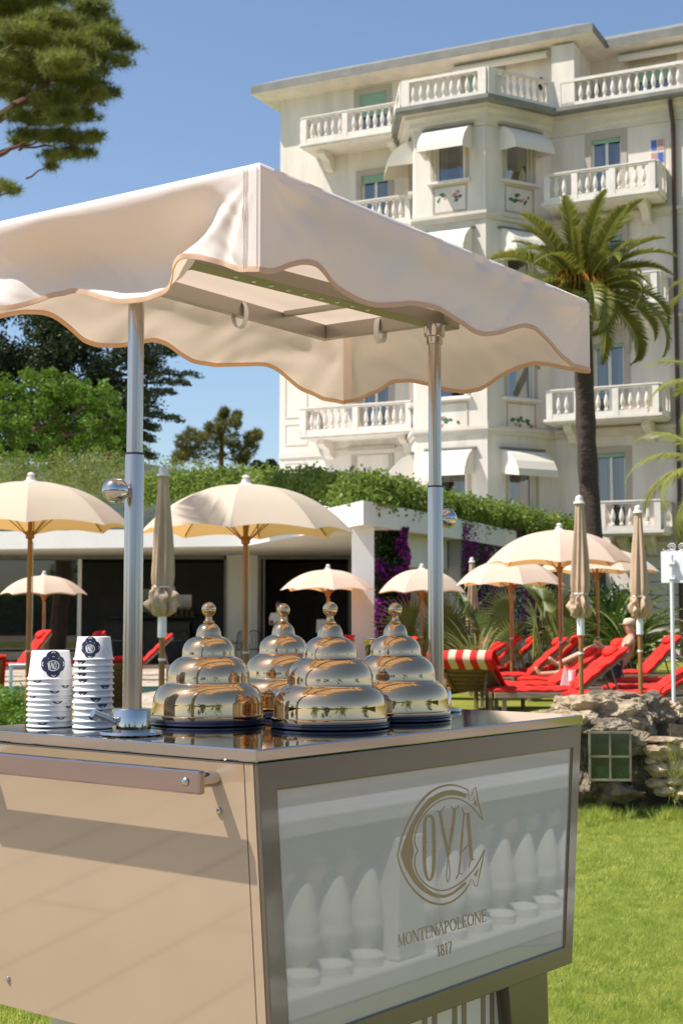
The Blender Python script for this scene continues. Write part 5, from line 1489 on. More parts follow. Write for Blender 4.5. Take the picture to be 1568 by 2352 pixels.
def mrock(x, y, Y, r_px, seed, m='rockgrey', flat=(1, 1, 1), rough=.35):
    p = at(x, y, Y) - Vector(mound.location)
    return rock('rock', p, r_px / FPX * Y, seed, M[m], mound, flat, 5, rough)
mrock(1262, 1662, 10.9, 44, 33, 'rock', (1.3, 1, .6)); mrock(1320, 1630, 10.8, 50, 34, 'rock', (1.2, 1, .7)); mrock(1275, 1668, 10.7, 48, 31, 'rock', (1.4, 1, .55)); mrock(1375, 1645, 10.5, 78, 1, 'rock', (1.35, 1.0, .62)); mrock(1310, 1665, 10.3, 62, 2, 'rock', (1.2, 1, .5)); mrock(1440, 1650, 10.7, 58, 3, 'rock', (1, 1, .85))
mrock(1485, 1640, 10.9, 60, 4, 'rockgrey', (1.1, 1, .8)); mrock(1530, 1650, 11.0, 55, 5, 'rock', (.9, 1, .9)); mrock(1470, 1690, 10.6, 48, 6, 'rockgrey', (1, 1, 1))
mrock(1545, 1690, 11.2, 50, 7, 'rockgrey', (1, 1, .8)); mrock(1410, 1605, 10.8, 45, 8, 'rockgrey', (1.3, 1, .5)); mrock(1340, 1720, 10.35, 55, 9, 'rockgrey', (.7, 1, 1.3))
mrock(1455, 1705, 10.3, 36, 10, 'rockgrey', (1.2, .7, .7)); mrock(1395, 1672, 10.15, 46, 11, 'rockgrey', (1.5, .7, .42)); mrock(1470, 1770, 10.45, 44, 12, 'rockgrey', (.7, .8, 1.6)); mrock(1330, 1800, 10.3, 50, 13, 'rockgrey', (.8, 1, 1.2))
mrock(1400, 1770, 10.9, 90, 14, 'mortar', (1, .5, 1)); mrock(1400, 1820, 10.35, 50, 15, 'rockgrey', (1.5, .8, .5)); mrock(1280, 1690, 10.6, 60, 16, 'rock', (1.2, 1, .45))
# hatch with four glazed panes
hp = at(1400, 1737, 10.02)
Mh = Matrix.Translation(hp - Vector(mound.location)) @ Matrix.Rotation(R(-4), 4, 'Z')
hw, hh = 45 / FPX * 10.02, 53 / FPX * 10.02
g = MB(Mh); g.box(-hw - .008, -hw + .004, -.01, .02, -hh - .008, hh + .008); g.box(hw - .004, hw + .008, -.01, .02, -hh - .008, hh + .008); g.box(-hw + .004, hw - .004, -.01, .02, hh - .006, hh + .008); g.box(-hw + .004, hw - .004, -.01, .02, -hh - .008, -hh + .006)
g.box(-.006, .006, -.008, .018, -hh + .006, hh - .006); g.box(-hw + .004, -.006, -.008, .018, -.008, .004); g.box(.006, hw - .004, -.008, .018, -.008, .004)
g.box(-hw, hw, .019, .05, -hh, hh)
hf = g.build('hatch', M['verdigris'], mound)
for (x0, x1, z0, z1) in ((-hw + .005, -.007, .005, hh - .007), (.007, hw - .005, .005, hh - .007), (-hw + .005, -.007, -hh + .007, -.009), (.007, hw - .005, -hh + .007, -.009)):
    g = MB(Mh); g.box(x0, x1, .004, .018, z0, z1); g.build('pane', M['greentile'], hf)
# dry stone wall to the right
wall_r = empty('dry_stone_wall', (at(1540, 1750, 10.3).x, 10.3, 0), 0, 'low dry stone wall of honey coloured rubble at the right', 'stone wall')
rr = random.Random(5)
def wstone(x, y, rx, ry, seed, Y=10.25):
    p = at(x, y, Y) - Vector(wall_r.location); k = Y / FPX
    rock('stone', p, 1., seed, M['rock'], wall_r, (rx * k * 1.25, max(rx, ry) * k * .8, ry * k * 1.25), 3, .22)
for i, s_ in enumerate(((1530, 1700, 42, 9), (1520, 1722, 40, 22), (1575, 1715, 34, 20), (1512, 1765, 28, 16), (1558, 1760, 34, 24), (1545, 1792, 24, 14), (1588, 1790, 30, 22), (1508, 1798, 22, 12), (1530, 1815, 26, 12), (1575, 1822, 28, 14), (1610, 1730, 34, 24), (1625, 1775, 34, 26), (1605, 1700, 36, 10), (1498, 1745, 14, 12))):
    wstone(*s_, seed=20 + i)
p = at(1580, 1760, 10.55) - Vector(wall_r.location)
g = MB(); rows = []
for j in range(6):
    rows.append([(-.36 + 1.3 * i / 14, .30 + .3 * j / 5 * (j > 0) + .04 * noise.noise((i, j, 2)), .0 + .62 * min(1, j / 3) - .05 * noise.noise((i * .6, j, 1))) for i in range(15)])
g.grid(rows); g.build('earth_fill', M['mortar'], wall_r, smooth=True)
# grassy bank behind the wall and mound
g = MB(); rows = []
for j in range(13):
    v = j / 12; rw = []
    for i in range(25):
        u = i / 24; X = 1.6 + 7.4 * u
        prof = interp([(0, .0), (.12, .60), (.3, .62), (.6, .35), (1, -.02)], v)
        k = ss(0, .22, u) if True else 1
        rw.append((X, 10.75 + 4.6 * v, prof * k + .03 * noise.noise((X * 2, v * 6, 0)) - .01))
    rows.append(rw)
g.grid(rows); tag(g.build('bank', M['lawn'], smooth=True), kind='structure')

# ================================================================== grass
def blades(n, x0, x1, y0, y1, hmin, hmax, wd, zf=None, lean=.5, cond=None):
    X = rng.uniform(x0, x1, n); Y = rng.uniform(y0, y1, n)
    if cond is not None:
        k = cond(X, Y); X, Y = X[k], Y[k]; n = len(X)
    Z = np.zeros(n) if zf is None else zf(X, Y)
    h = rng.uniform(hmin, hmax, n); a = rng.uniform(0, 2 * np.pi, n); l = rng.uniform(0, lean, n) * h; b = rng.uniform(0, 2 * np.pi, n)
    w_ = wd * rng.uniform(.6, 1.3, n)
    p0 = np.stack([X - np.cos(a) * w_ / 2, Y - np.sin(a) * w_ / 2, Z], 1); p1 = np.stack([X + np.cos(a) * w_ / 2, Y + np.sin(a) * w_ / 2, Z], 1)
    p2 = np.stack([X + np.cos(b) * l, Y + np.sin(b) * l, Z + h], 1)
    return np.stack([p0, p1, p2], 1).reshape(-1, 3)
def patchy(s_, th):
    return lambda X, Y: np.array([noise.noise((x * s_, y * s_, 3.3)) > th for x, y in zip(X, Y)])
def inview(X, Y): return (X / Y > .10) & (X / Y < .28)
parts = [blades(230000, .4, 2.2, 4.6, 7.2, .010, .030, .0048, cond=inview, lean=1.6), blades(170000, .7, 3.1, 7.2, 10.6, .012, .034, .0062, cond=inview, lean=1.6),
         blades(14000, -1.75, -.8, 4.5, 6.5, .02, .05, .006, lean=1.2)]
def bank_z(X, Y):
    v = np.clip((Y - 10.75) / 4.6, 0, 1); pz = np.interp(v, [0, .12, .3, .6, 1], [0, .6, .62, .35, -.02]); u = np.clip((X - 1.6) / 7.4 / .22, 0, 1); return pz * (u * u * (3 - 2 * u))
parts += [blades(60000, .4, 2.2, 4.6, 7.2, .02, .05, .004, cond=lambda X, Y: inview(X, Y) & patchy(2.2, .05)(X, Y), lean=1.4), blades(45000, .7, 3.1, 7.2, 10.6, .02, .055, .005, cond=lambda X, Y: inview(X, Y) & patchy(2.2, .05)(X, Y), lean=1.4)]
parts += [blades(40000, 2.2, 4.6, 10.9, 14.5, .04, .10, .012, zf=bank_z, lean=.8), blades(60000, 2.5, 9, 14.5, 30, .05, .1, .025, lean=.8, cond=lambda X, Y: (X / Y > .15) & (X / Y < .26))]
parts += [blades(7000, 1.5, 2.35, 9.7, 10.25, .03, .13, .007, lean=1., cond=patchy(7, .12)), blades(4000, 2.2, 2.75, 9.85, 10.12, .03, .12, .007, lean=1., cond=patchy(7, .12)), blades(260, 2.25, 2.7, 10.0, 10.12, .06, .18, .006, zf=lambda X, Y: rng.uniform(.1, .5, len(X)), lean=1.),
          blades(9000, .9, 2.4, 11., 13., .03, .18, .010, lean=.9, cond=patchy(2.5, .12)), blades(5000, .55, 1.5, 12.5, 15.5, .03, .2, .010, lean=.9, cond=patchy(2.2, .15))]
me = np_mesh('grass', np.concatenate(parts), 3, M['grassblade'])
tag(link(bpy.data.objects.new('grass', me)), 'bright green mown grass of the lawn', 'grass', kind='stuff')

# ================================================================== foliage
def foliage_obj(name, pts_out, length, width, m, parent=None, upbias=.0, outbias=.5, loc_=None):
    P, O = pts_out
    me = np_mesh(name, leaf_quads(P, length, width, upbias, O, outbias), 4, m)
    o = bpy.data.objects.new(name, me); link(o)
    if parent is not None: o.parent = parent
    return o
def box_foliage(n, fn):
    """fn(u, v, w) maps three uniforms to a point; outward = up"""
    u, v, w_ = rng.random(n), rng.random(n), rng.random(n)
    P = fn(u, v, w_); return P, np.tile(np.array([0, -.4, .8]), (n, 1))
def tuft(cent, per, length, width, upbias=.4):
    """radiating needle tufts: thin triangles from each centre"""
    n = len(cent) * per
    C = np.repeat(cent, per, 0); d = unit(rng.normal(size=(n, 3)) + np.array([0, 0, upbias]))
    s = unit(np.cross(d, rng.normal(size=(n, 3)))) * width * .5
    L = length * rng.uniform(.6, 1.2, (n, 1))
    return np.stack([C - s, C + s, C + d * L], 1).reshape(-1, 3)
def limb(mb, p0, p1, r0, r1, k=6, wob=.08, seed=0):
    p0, p1 = Vector(p0), Vector(p1); pts = []; rs = []
    for i in range(k + 1):
        t_ = i / k; p = p0.lerp(p1, t_); s_ = (p1 - p0).length * wob * math.sin(math.pi * t_)
        p += Vector((noise.noise((t_ * 2.5, seed, 0)), noise.noise((t_ * 2.5, seed, 9)), noise.noise((t_ * 2.5, seed, 4)) + .3)) * s_
        pts.append(p); rs.append(r0 + (r1 - r0) * t_)
    mb.tube(pts, rs, 8)
    return pts[-1]

# --- umbrella pine, upper left
Yp = 34.
def rel(x, y, Y, base): return at(x, y, Y) - base
pbase = Vector((at(-260, 600, Yp).x, Yp, 0))
pine = empty('umbrella_pine', pbase, 0, 'tall umbrella pine reaching in from the upper left corner', 'pine tree')
tr = MB(); fork = rel(-225, 470, Yp, pbase)
limb(tr, (0, 0, 0), fork, .34, .24, 8, .03, 1); tr.build('trunk', M['pinebark'], pine, smooth=True)
PC = [  # clump centres (x, y, size px, depth offset)
 (20, 20, 60, 0), (90, 10, 50, .6), (130, 60, 55, -.4), (190, 60, 52, .3), (240, 90, 48, 0), (285, 110, 34, .2), (60, 90, 60, -.6), (10, 120, 55, .5), (120, 120, 50, .8), (180, 110, 45, -.6), (230, 130, 40, .5), (275, 145, 26, 0),
 (40, 170, 55, -.3), (110, 185, 52, .2), (165, 180, 48, -.4), (205, 195, 42, .3), (225, 165, 30, .6), (70, 235, 45, .5), (130, 235, 46, -.3), (180, 235, 42, .4), (215, 215, 28, -.2), (255, 215, 20, .1), (240, 225, 20, .3),
 (50, 275, 34, 0), (95, 280, 42, .4), (150, 275, 42, -.4), (195, 270, 32, .2), (60, 315, 26, -.2), (100, 320, 36, .3), (150, 320, 38, 0), (195, 325, 30, .4), (220, 315, 18, -.1), (45, 330, 22, .2), (120, 360, 26, -.2), (165, 355, 28, .2), (205, 355, 18, 0), (115, 385, 14, 0),
 (210, 25, 45, .2), (150, 95, 50, 1.), (90, 150, 55, 1.2), (30, 215, 50, 1.), (150, 150, 50, -1.), (120, 265, 45, 1.), (75, 55, 55, 1.2), (185, 150, 40, 1.), (250, 60, 30, .2), (-40, 60, 60, .3), (-60, 140, 60, -.5), (-20, 200, 45, .2), (10, 430, 22, 0), (30, 440, 16, .2), (-20, 440, 24, -.2), (-5, 20, 60, .8), (150, -10, 50, .5), (60, -40, 60, 0), (-30, -30, 60, 0)]
cl = []; rd_ = []
for (x, y, s_, dz) in PC:
    cl.append(np.array(rel(x, y, Yp + dz * 2.2, pbase))); rd_.append(s_ / FPX * Yp * 1.08)
cl = np.array(cl); rd_ = np.array(rd_)
sub_c = []; 
for c_, r_ in zip(cl, rd_):
    n_ = max(24, int(150 * (r_ / .5) ** 2)); d = unit(rng.normal(size=(n_, 3))); d[:, 2] = np.abs(d[:, 2]) * .9 - .25 * rng.random(n_); sub_c.append(c_ + d * r_ * rng.uniform(.25, 1.0, (n_, 1)) ** .8 * (1 + .22 * rng.normal(size=(n_, 1))) * np.array([1.1, 1, .62]))
sub_c = np.concatenate(sub_c)
me = np_mesh('crown', tuft(sub_c, 30, .24, .012, .6), 3, M['pine']); o = bpy.data.objects.new('crown', me); link(o); o.parent = pine
def pl_(p0, p1, r0, r1, k=6, wob=.08, seed=0):
    g_ = MB(); e_ = limb(g_, p0, p1, r0, r1, k, wob, seed); g_.build('branch', M['pinebark'], pine, smooth=True); return e_
b1 = pl_(fork, rel(0, 268, Yp, pbase), .2, .13, 6, .06, 2); pl_(b1, rel(70, 225, Yp, pbase), .13, .09, 5, .1, 3); pl_(rel(70, 225, Yp, pbase), rel(200, 130, Yp, pbase), .09, .04, 6, .1, 4); pl_(rel(70, 225, Yp, pbase), rel(170, 200, Yp, pbase), .07, .03, 6, .1, 5)
pl_(rel(150, 160, Yp, pbase), rel(172, 90, Yp, pbase), .05, .03, 5, .1, 8); pl_(rel(120, 195, Yp, pbase), rel(130, 60, Yp, pbase), .06, .03, 5, .1, 10)
b2 = pl_(fork, rel(0, 355, Yp, pbase), .14, .07, 6, .05, 6); pl_(b2, rel(45, 335, Yp, pbase), .07, .04, 4, .1, 7); pl_(rel(45, 335, Yp, pbase), rel(160, 350, Yp, pbase), .035, .015, 6, .12, 9); pl_(rel(45, 335, Yp, pbase), rel(120, 300, Yp, pbase), .04, .02, 6, .12, 12)
pl_(fork, rel(10, 435, Yp, pbase), .08, .03, 6, .05, 13)
for (x, y, s_, dz) in PC[::2]:
    c_ = rel(x, y, Yp + dz * 2.2, pbase); st = rel(max(-20, x - 55), y + 25, Yp, pbase); pl_(st, c_, .03, .012, 4, .15, x)


# --- dark cedar behind the pavilion
Yc = 66.
cbase = Vector((at(150, 900, Yc).x, Yc, 0))
cedar = empty('cedar', cbase, 0, 'large dark cedar with layered boughs behind the pool bar', 'cedar tree')
tr = MB(); limb(tr, (0, 0, 0), rel(150, 560, Yc, cbase), .6, .1, 8, .02, 3); tr.build('trunk', M['pinebark'], cedar, smooth=True)
cc_, cr_ = [], []
for k in range(150):
    x = rng.uniform(-110, 330); y = rng.uniform(600, 1050); cc_.append(np.array(rel(x, y, Yc + rng.uniform(-3, 3), cbase))); cr_.append(rng.uniform(38, 62) / FPX * Yc)
P, O = clump_points(cc_, cr_, 560, .6, .2)
o1 = foliage_obj('crown', (P, O), .22, .10, M['cedar'], cedar, .2, .5)
# side boughs, flat and feathery against the sky
bq_ = []; bs = MB()
for (x0, y0, x1, y1, th) in ((300, 830, 440, 800, 26), (300, 850, 455, 862, 24), (300, 900, 400, 900, 20), (300, 935, 415, 965, 22), (310, 800, 420, 795, 24), (300, 990, 350, 1010, 20), (300, 1030, 355, 1050, 18), (320, 870, 430, 880, 14), (300, 960, 360, 985, 18)):
    for k in range(900):
        t_ = rng.random() ** .8; x = x0 + (x1 - x0) * t_ + rng.normal() * 7; y = y0 + (y1 - y0) * t_ + rng.normal() * th * .28 * (1.15 - t_) + 6 * math.sin(t_ * 20)
        bq_.append(rel(x, y, Yc - 2 + rng.normal() * .6, cbase))
    limb(bs, rel(x0 - 60, y0 + 10, Yc - 1, cbase), rel(x1, y1, Yc - 2, cbase), .09, .02, 6, .03, x1)
bq_ = np.array([tuple(p) for p in bq_]); o2 = foliage_obj('bough_needles', (bq_, np.tile([0, 0, 1.], (len(bq_), 1))), .20, .05, M['cedar'], cedar, .0, .2)
bs.build('boughs', M['pinebark'], cedar, smooth=True)

# --- bright laurel in front of the cedar
Yl = 54.
lbase = Vector((at(120, 1000, Yl).x, Yl, 0))
laurel = empty('laurel_tree', lbase, 0, 'bright green rounded laurel tree above the roof hedge at left', 'laurel tree')
tr = MB(); limb(tr, (0, 0, 0), rel(120, 1000, Yl, lbase), .25, .15, 5, .02, 3)
for (x, y) in ((40, 930), (120, 900), (200, 930), (250, 980), (0, 950)): limb(tr, rel(120, 1010, Yl, lbase), rel(x, y, Yl, lbase), .1, .03, 5, .1, x)
tr.build('trunk', M['pinebark'], laurel, smooth=True)
cc_, cr_ = [], []
for (x, y, s_) in ((0, 900, 45), (45, 905, 42), (75, 880, 36), (115, 885, 40), (140, 875, 28), (160, 910, 38), (215, 900, 34), (235, 930, 40), (190, 950, 45), (130, 945, 48), (70, 950, 50), (15, 965, 50), (255, 975, 40), (285, 995, 34), (210, 1000, 46), (150, 1000, 48), (95, 1005, 48), (40, 1015, 46), (-30, 930, 50), (-30, 1000, 50), (270, 1030, 38), (310, 1020, 26), (200, 1040, 40), (120, 1045, 40), (240, 890, 18), (60, 862, 16), (10, 870, 18), (100, 862, 14)):
    cc_.append(np.array(rel(x, y, Yl + rng.uniform(-.8, .8), lbase))); cr_.append(s_ / FPX * Yl * .5)
    for q_ in range(6):
        a_ = rng.uniform(0, 6.28); cc_.append(np.array(rel(x + s_ * .75 * math.cos(a_), y + s_ * .75 * math.sin(a_), Yl + rng.uniform(-1.2, 1.2), lbase))); cr_.append(s_ / FPX * Yl * rng.uniform(.28, .5))
P, O = clump_points(cc_, cr_, 820, .8, .5); foliage_obj('crown', (P, O), .18, .09, M['laurel'], laurel, .2, .6)

# --- small pine in the distance
Ys = 75.
sbase = Vector((at(500, 1000, Ys).x, Ys, 0))
spine = empty('small_pine', sbase, 0, 'small distant pine against the sky between the pole and hotel', 'pine tree')
tr = MB(); limb(tr, (0, 0, 0), rel(510, 990, Ys, sbase), .3, .1, 6, .02, 3); tr.build('trunk', M['pinebark'], spine, smooth=True)
cc_, cr_ = [], []
for (x, y, s_) in ((420, 1020, 20), (440, 1000, 20), (425, 1040, 22), (465, 1010, 24), (455, 1040, 26), (495, 1000, 24), (500, 1035, 28), (510, 970, 18), (515, 950, 12), (540, 970, 16), (545, 955, 10), (530, 1010, 26), (545, 1040, 28), (570, 1030, 22), (585, 1005, 16), (592, 1000, 10), (575, 1010, 16), (505, 985, 18), (480, 985, 14), (410, 1050, 18), (560, 1055, 18)):
    cc_.append(np.array(rel(x, y, Ys + rng.uniform(-.8, .8), sbase))); cr_.append(s_ / FPX * Ys)
sub_c = []
for c_, r_ in zip(cc_, cr_):
    d = unit(rng.normal(size=(60, 3))); sub_c.append(c_ + d * r_ * rng.uniform(.4, 1.1, (60, 1)))
me = np_mesh('crown', tuft(np.concatenate(sub_c), 22, .28, .03, .5), 3, leafmat('distant pine needles', (.05, .07, .02), (.19, .18, .05), .5, .25)); o = bpy.data.objects.new('crown', me); link(o); o.parent = spine
# far cypresses on the hill
for (x, y0, hpx, lab) in ((590, 1072, 20, 'left one of two tiny cypresses on the far hill'), (622, 1072, 22, 'right one of two tiny cypresses on the far hill, by the hotel corner')):
    b0_ = at(x, y0, 250.); k = 250 / FPX
    e = empty('cypress', (b0_.x, 250., 0), 0, lab, 'cypress tree', 'far cypresses')
    g = MB(); g.tube([(0, 0, 0), (0, 0, b0_.z)], .25, 6); g.build('trunk', M['pinebark'], e)
    P = np.stack([rng.normal(size=1500) * .5, rng.normal(size=1500) * .5, b0_.z - .5 + rng.random(1500) * hpx * k], 1); P[:, :2] *= (1 - (P[:, 2:] - b0_.z) / (hpx * k) * .8)
    foliage_obj('crown', (P, np.tile([0, 0, 1.], (1500, 1))), .7, .3, M['cedar'], e, 1., .2)

# --- hedges on the pavilion roof
def roof_edge(u):     # plan line of the roof front, u 0..1
    pts = [(-13., 35.6), (-8.2, 35.5), (-3.6, 34.6), (-1.2, 31.0), (.45, 26.1), (2.55, 31.), (6.2, 40.)]
    cum = [0]
    for p, q_ in zip(pts, pts[1:]): cum.append(cum[-1] + math.dist(p, q_))
    s_ = u * cum[-1]
    return interp(list(zip(cum, [p[0] for p in pts])), s_), interp(list(zip(cum, [p[1] for p in pts])), s_)
oh = empty('roof_hedge', (-4, 43.5, 3.85), 0, 'olive green shrub hedge along the bar roof at left', 'hedge')
ob = np.array([-4, 43.5, 3.85])
cc_, cr_ = [], []
for k in range(190):
    x = rng.uniform(-60, 610); Y = rng.uniform(44., 46.8); yt_ = 1075 + 7 * math.sin(x / 37) + 5 * math.sin(x / 15)
    yt_ -= 26 * (1 - min(1, max(0, x - 250) / 250))
    if x > 560: yt_ += (x - 560) * .4
    y = yt_ + rng.uniform(6, 90); cc_.append(np.array(at(x, y, Y)) - ob); cr_.append(rng.uniform(.32, .58))
P, O = clump_points(cc_, cr_, 330, .8, .5); foliage_obj('foliage', (P, O), .15, .045, M['olivehedge'], oh, .6, .5)
iv = empty('roof_ivy', (.5, 31.5, 3.85), 0, 'bright green ivy spilling over the white bar fascia', 'ivy'); ib = np.array([.5, 31.5, 3.85])
cc_, cr_ = [], []
rnd = random.Random(8)
TOPL = [(330, 1098), (450, 1085), (560, 1080), (640, 1082), (760, 1090), (800, 1092), (870, 1098), (950, 1112), (1040, 1146), (1150, 1165), (1310, 1205)]
BOTL = [(330, 1150), (520, 1130), (640, 1140), (760, 1150), (800, 1148), (860, 1164), (960, 1182), (1040, 1180), (1100, 1200), (1310, 1222)]
DEP = [(x_, y_ * KB) for x_, y_ in ((330, 36.), (560, 34.5), (700, 30.5), (834, 25.9), (1060, 30.8), (1310, 39.6))]
for k in range(620):
    x = rnd.uniform(330, 1312); a_, b__ = interp(TOPL, x), interp(BOTL, x); y = rnd.uniform(a_ + 9, b__ - 2); Y = interp(DEP, x) + (b__ - y) / (b__ - a_) * 1.1 - .12 + rnd.uniform(-.1, .1)
    cc_.append(np.array(at(x, y, Y)) - ib); cr_.append(rnd.uniform(.19, .35) * (1.25 if x > 1050 else 1))
for k in range(46):           # hanging sprays
    x = rnd.uniform(640, 1060); b__ = interp(BOTL, x); L_ = rnd.uniform(4, 22)
    for q_ in range(3): cc_.append(np.array(at(x + rnd.uniform(-4, 4), b__ + L_ * q_ / 2, interp(DEP, x) - .16)) - ib); cr_.append(.08)
P, O = clump_points(cc_, cr_, 1000, .9, .6); foliage_obj('foliage', (P, O), .11, .075, M['ivy'], iv, .2, .6)
g = MB(); rows = [[], []]
for k in range(30):
    x = 345 + 950 * k / 29; p = at(x, (interp(TOPL, x) + interp(BOTL, x)) / 2, interp(DEP, x) + .55); q_ = at(x, interp(BOTL, x), interp(DEP, x) + .6)
    rows[0].append(tuple(Vector(p) - Vector(ib))); rows[1].append(tuple(Vector(q_) - Vector(ib)))
g.grid(rows); g.build('stems', M['mortar'], iv)
# wall behind the planting that carries the ivy to the right
gw = empty('garden_wall', (2.6 * KB, 30.6 * KB, 0), 0, 'shaded garden wall behind the fan palms, topped with ivy', 'wall')
g = MB(); Mx, ln = frame_of((0, 0), (3.9, 9.6)); q_ = MB(Mx); q_.box(0, ln, .1, .4, 0, 3.5); q_.build('wall_face', mat('grey render', (.42, .42, .40), .9, var=.08, vscale=1.), gw)

# --- bougainvillea
def bougainvillea(nm, lab, fn, n_leaf, n_fl, base, mask=None):
    e = empty('bougainvillea', base, 0, lab, 'bougainvillea', 'purple bougainvillea')
    b_ = np.array(base)
    P, O = box_foliage(n_leaf, fn); foliage_obj('leaves', (P - b_, O), .10, .06, M['bougleaf'], e, .0, .6)
    P, O = box_foliage(n_fl, fn)
    k = np.array([noise.noise((p[0] * 1.6, p[1] * 1.6, p[2] * 1.6)) for p in P]) > -.06
    foliage_obj('bracts', (P[k] - b_ + np.array([.01, -.06, 0]), O[k]), .085, .07, M['boug'], e, .0, .8)
    g = MB(); 
    for t_ in range(3): limb(g, Vector(fn(np.array([.3 + .2 * t_]), np.array([.0]), np.array([.6]))[0]) - Vector(base), Vector(fn(np.array([.4 + .1 * t_]), np.array([.9]), np.array([.6]))[0]) - Vector(base), .03, .012, 6, .03, t_)
    g.build('stems', M['pinebark'], e)
def f1(u, v, w_):
    Y = (27.2 + .5 * w_) * KB; x = 858 + 79 * u + 4 * np.sin(v * 19); y = 1490 - 278 * v
    return np.stack([(x - CX) / FPX * Y, Y, EYE + (1419 - y) / FPX * Y], 1)
bougainvillea('a', 'purple bougainvillea column beside the white pillar', f1, 7000, 5200, (1.1, 32., 0))
def f2(u, v, w_):
    x = 1062 + 225 * u; Y = (30.6 + 8.0 * u + .3 * w_ - .3) * KB; y = (1485 - 30 * u) + (1202 + 14 * u - 1485 + 30 * u) * v
    return np.stack([(x - CX) / FPX * Y, Y, EYE + (1419 - y) / FPX * Y], 1)
bougainvillea('b', 'dark purple bougainvillea on the shaded wall behind the fan palms', f2, 12000, 6500, (4.6, 39.8, 0))

# ================================================================== palms
def frond_mesh(name, L, droop, n, leaf, m, width=.03, up=.55, vee=.5, seed=0, hang=.0):
    """feather frond growing along +x from the origin, arching down"""
    r_ = np.random.default_rng(seed); pts = []; ang = up; p = np.array([0., 0., 0.]); K = 26
    for i in range(K + 1):
        pts.append(p.copy()); t_ = i / K; p = p + np.array([math.cos(ang), 0, math.sin(ang)]) * L / K; ang -= droop / K * (.35 + 1.3 * t_)
    pts = np.array(pts); V = []
    for i in range(n):
        t_ = .06 + .93 * i / n; f = t_ * K; a = min(int(f), K - 1); c = pts[a] + (pts[a + 1] - pts[a]) * (f - a); tg = pts[a + 1] - pts[a]; tg /= np.linalg.norm(tg)
        nrm = np.array([-tg[2], 0, tg[0]])
        ll = leaf * (math.sin(math.pi * min(1, .12 + .9 * t_)) ** .6) * r_.uniform(.85, 1.1)
        for s_ in (-1, 1):
            d = tg * (.55 + .3 * t_) + np.array([0, s_, 0]) * .9 + nrm * (vee + r_.normal() * .12) + np.array([0, 0, -hang]); d /= np.linalg.norm(d)
            mid = c + d * ll * .55; tip = c + d * ll + np.array([0, 0, -.12 * ll - hang * .3 * ll]); w_ = tg * width * .5
            V += [c - w_, c + w_, mid + w_ * .9, mid - w_ * .9, mid - w_ * .9, mid + w_ * .9, tip, tip]
    V = np.array(V); me = np_mesh(name, V, 4, m)
    rr_ = MB(); rr_.tube([tuple(q_) for q_ in pts], [.035 * (1 - .85 * i / K) for i in range(K + 1)], 5)
    rm = rr_.mesh('midrib', M['rachis'], smooth=True)
    return me, rm
def palm(base, zc, fr_specs, protos, lab, group, trunk_r=(.3, .25), bend=0., fruit=True, name='date_palm', lean=(0, 0)):
    e = empty(name, base, 0, lab, 'palm tree', group)
    g = MB(); pts = []; rs = []
    for k in range(19):
        t_ = k / 18; pts.append((lean[0] * t_ + bend * math.sin(math.pi * t_), lean[1] * t_, zc * t_)); rs.append(trunk_r[0] + (trunk_r[1] - trunk_r[0]) * t_ + (.10 * ss(.9, 1, t_)) + .015 * math.sin(k * 2.7))
    g.tube(pts, rs, 18); tk = g.build('trunk', M['bark'], e, smooth=True)
    for (az, el, pi_, sc_) in fr_specs:
        me, rm = protos[pi_]
        o = bpy.data.objects.new('frond', me); link(o); o.parent = e
        o.location = (lean[0] + .18 * math.cos(az), lean[1] + .18 * math.sin(az), zc + .1 + .12 * math.sin(el)); o.rotation_euler = (rng.normal() * .35, -el, az); o.scale = (sc_, sc_, sc_)
        q_ = bpy.data.objects.new('midrib', rm); link(q_); q_.parent = o
    if fruit:
        for k in range(5):
            a = -2.5 + k * .45; g = MB(); b_ = Vector((lean[0] + .3 * math.cos(a), lean[1] + .3 * math.sin(a), zc + .5))
            for q_ in range(12):
                d = Vector((math.cos(a) + rng.normal() * .3, math.sin(a) + rng.normal() * .3, .3 + rng.normal() * .3)) * .42
                p1 = b_ + d; g.tube([b_, b_ + d * .6 + Vector((0, 0, .05)), p1 + Vector((0, 0, -.25)), p1 * 1. + Vector((0, 0, -.55))], [.010, .014, .018, .008], 4)
            g.build('fruit_stalks', M['dates'], e)
    return e
dp = [frond_mesh('frond', 3.1, 1.5, 74, .46, M['frond'], .06, .0, .55, 1), frond_mesh('frond', 3.3, 2.3, 74, .48, M['frond'], .06, .0, .5, 2), frond_mesh('frond', 2.9, 1.0, 72, .44, M['frond'], .06, .0, .6, 3), frond_mesh('frond', 3.0, 2.9, 72, .46, M['frond'], .06, .0, .4, 4)]
Ypm = 38.
pc_ = at(1335, 688, Ypm); pbs = at(1362, 1225, Ypm)
bx_ = pbs.x + (pbs.x - pc_.x) * .5
spec = []
r2 = random.Random(4)
for k in range(54):
    az = k * 2.399 + r2.uniform(-.15, .15); f = k / 54
    el = R(80) - R(92) * f ** .9 + r2.uniform(-.08, .08)
    spec.append((az, el, 2 if f < .28 else (0 if f < .6 else (1 if f < .9 else 3)), r2.uniform(.80, 1.05)))
palm(Vector((bx_ + .1, Ypm, 0)), pc_.z, spec, dp, 'date palm with thick dark trunk and orange fruit stalks before the hotel', 'palms', (.29, .24), -.1, True, 'date_palm', (pc_.x - bx_ - .1, 0))
fp = [frond_mesh('frond', 3.4, 2.2, 58, .62, M['frond2'], .05, .0, .1, 7, .45), frond_mesh('frond', 3.2, 1.7, 56, .6, M['frond2'], .05, .0, .15, 8, .4)]
fpd = [frond_mesh('frond', 3.0, 2.2, 58, .5, M['frond'], .045, .0, .3, 9, .2)]
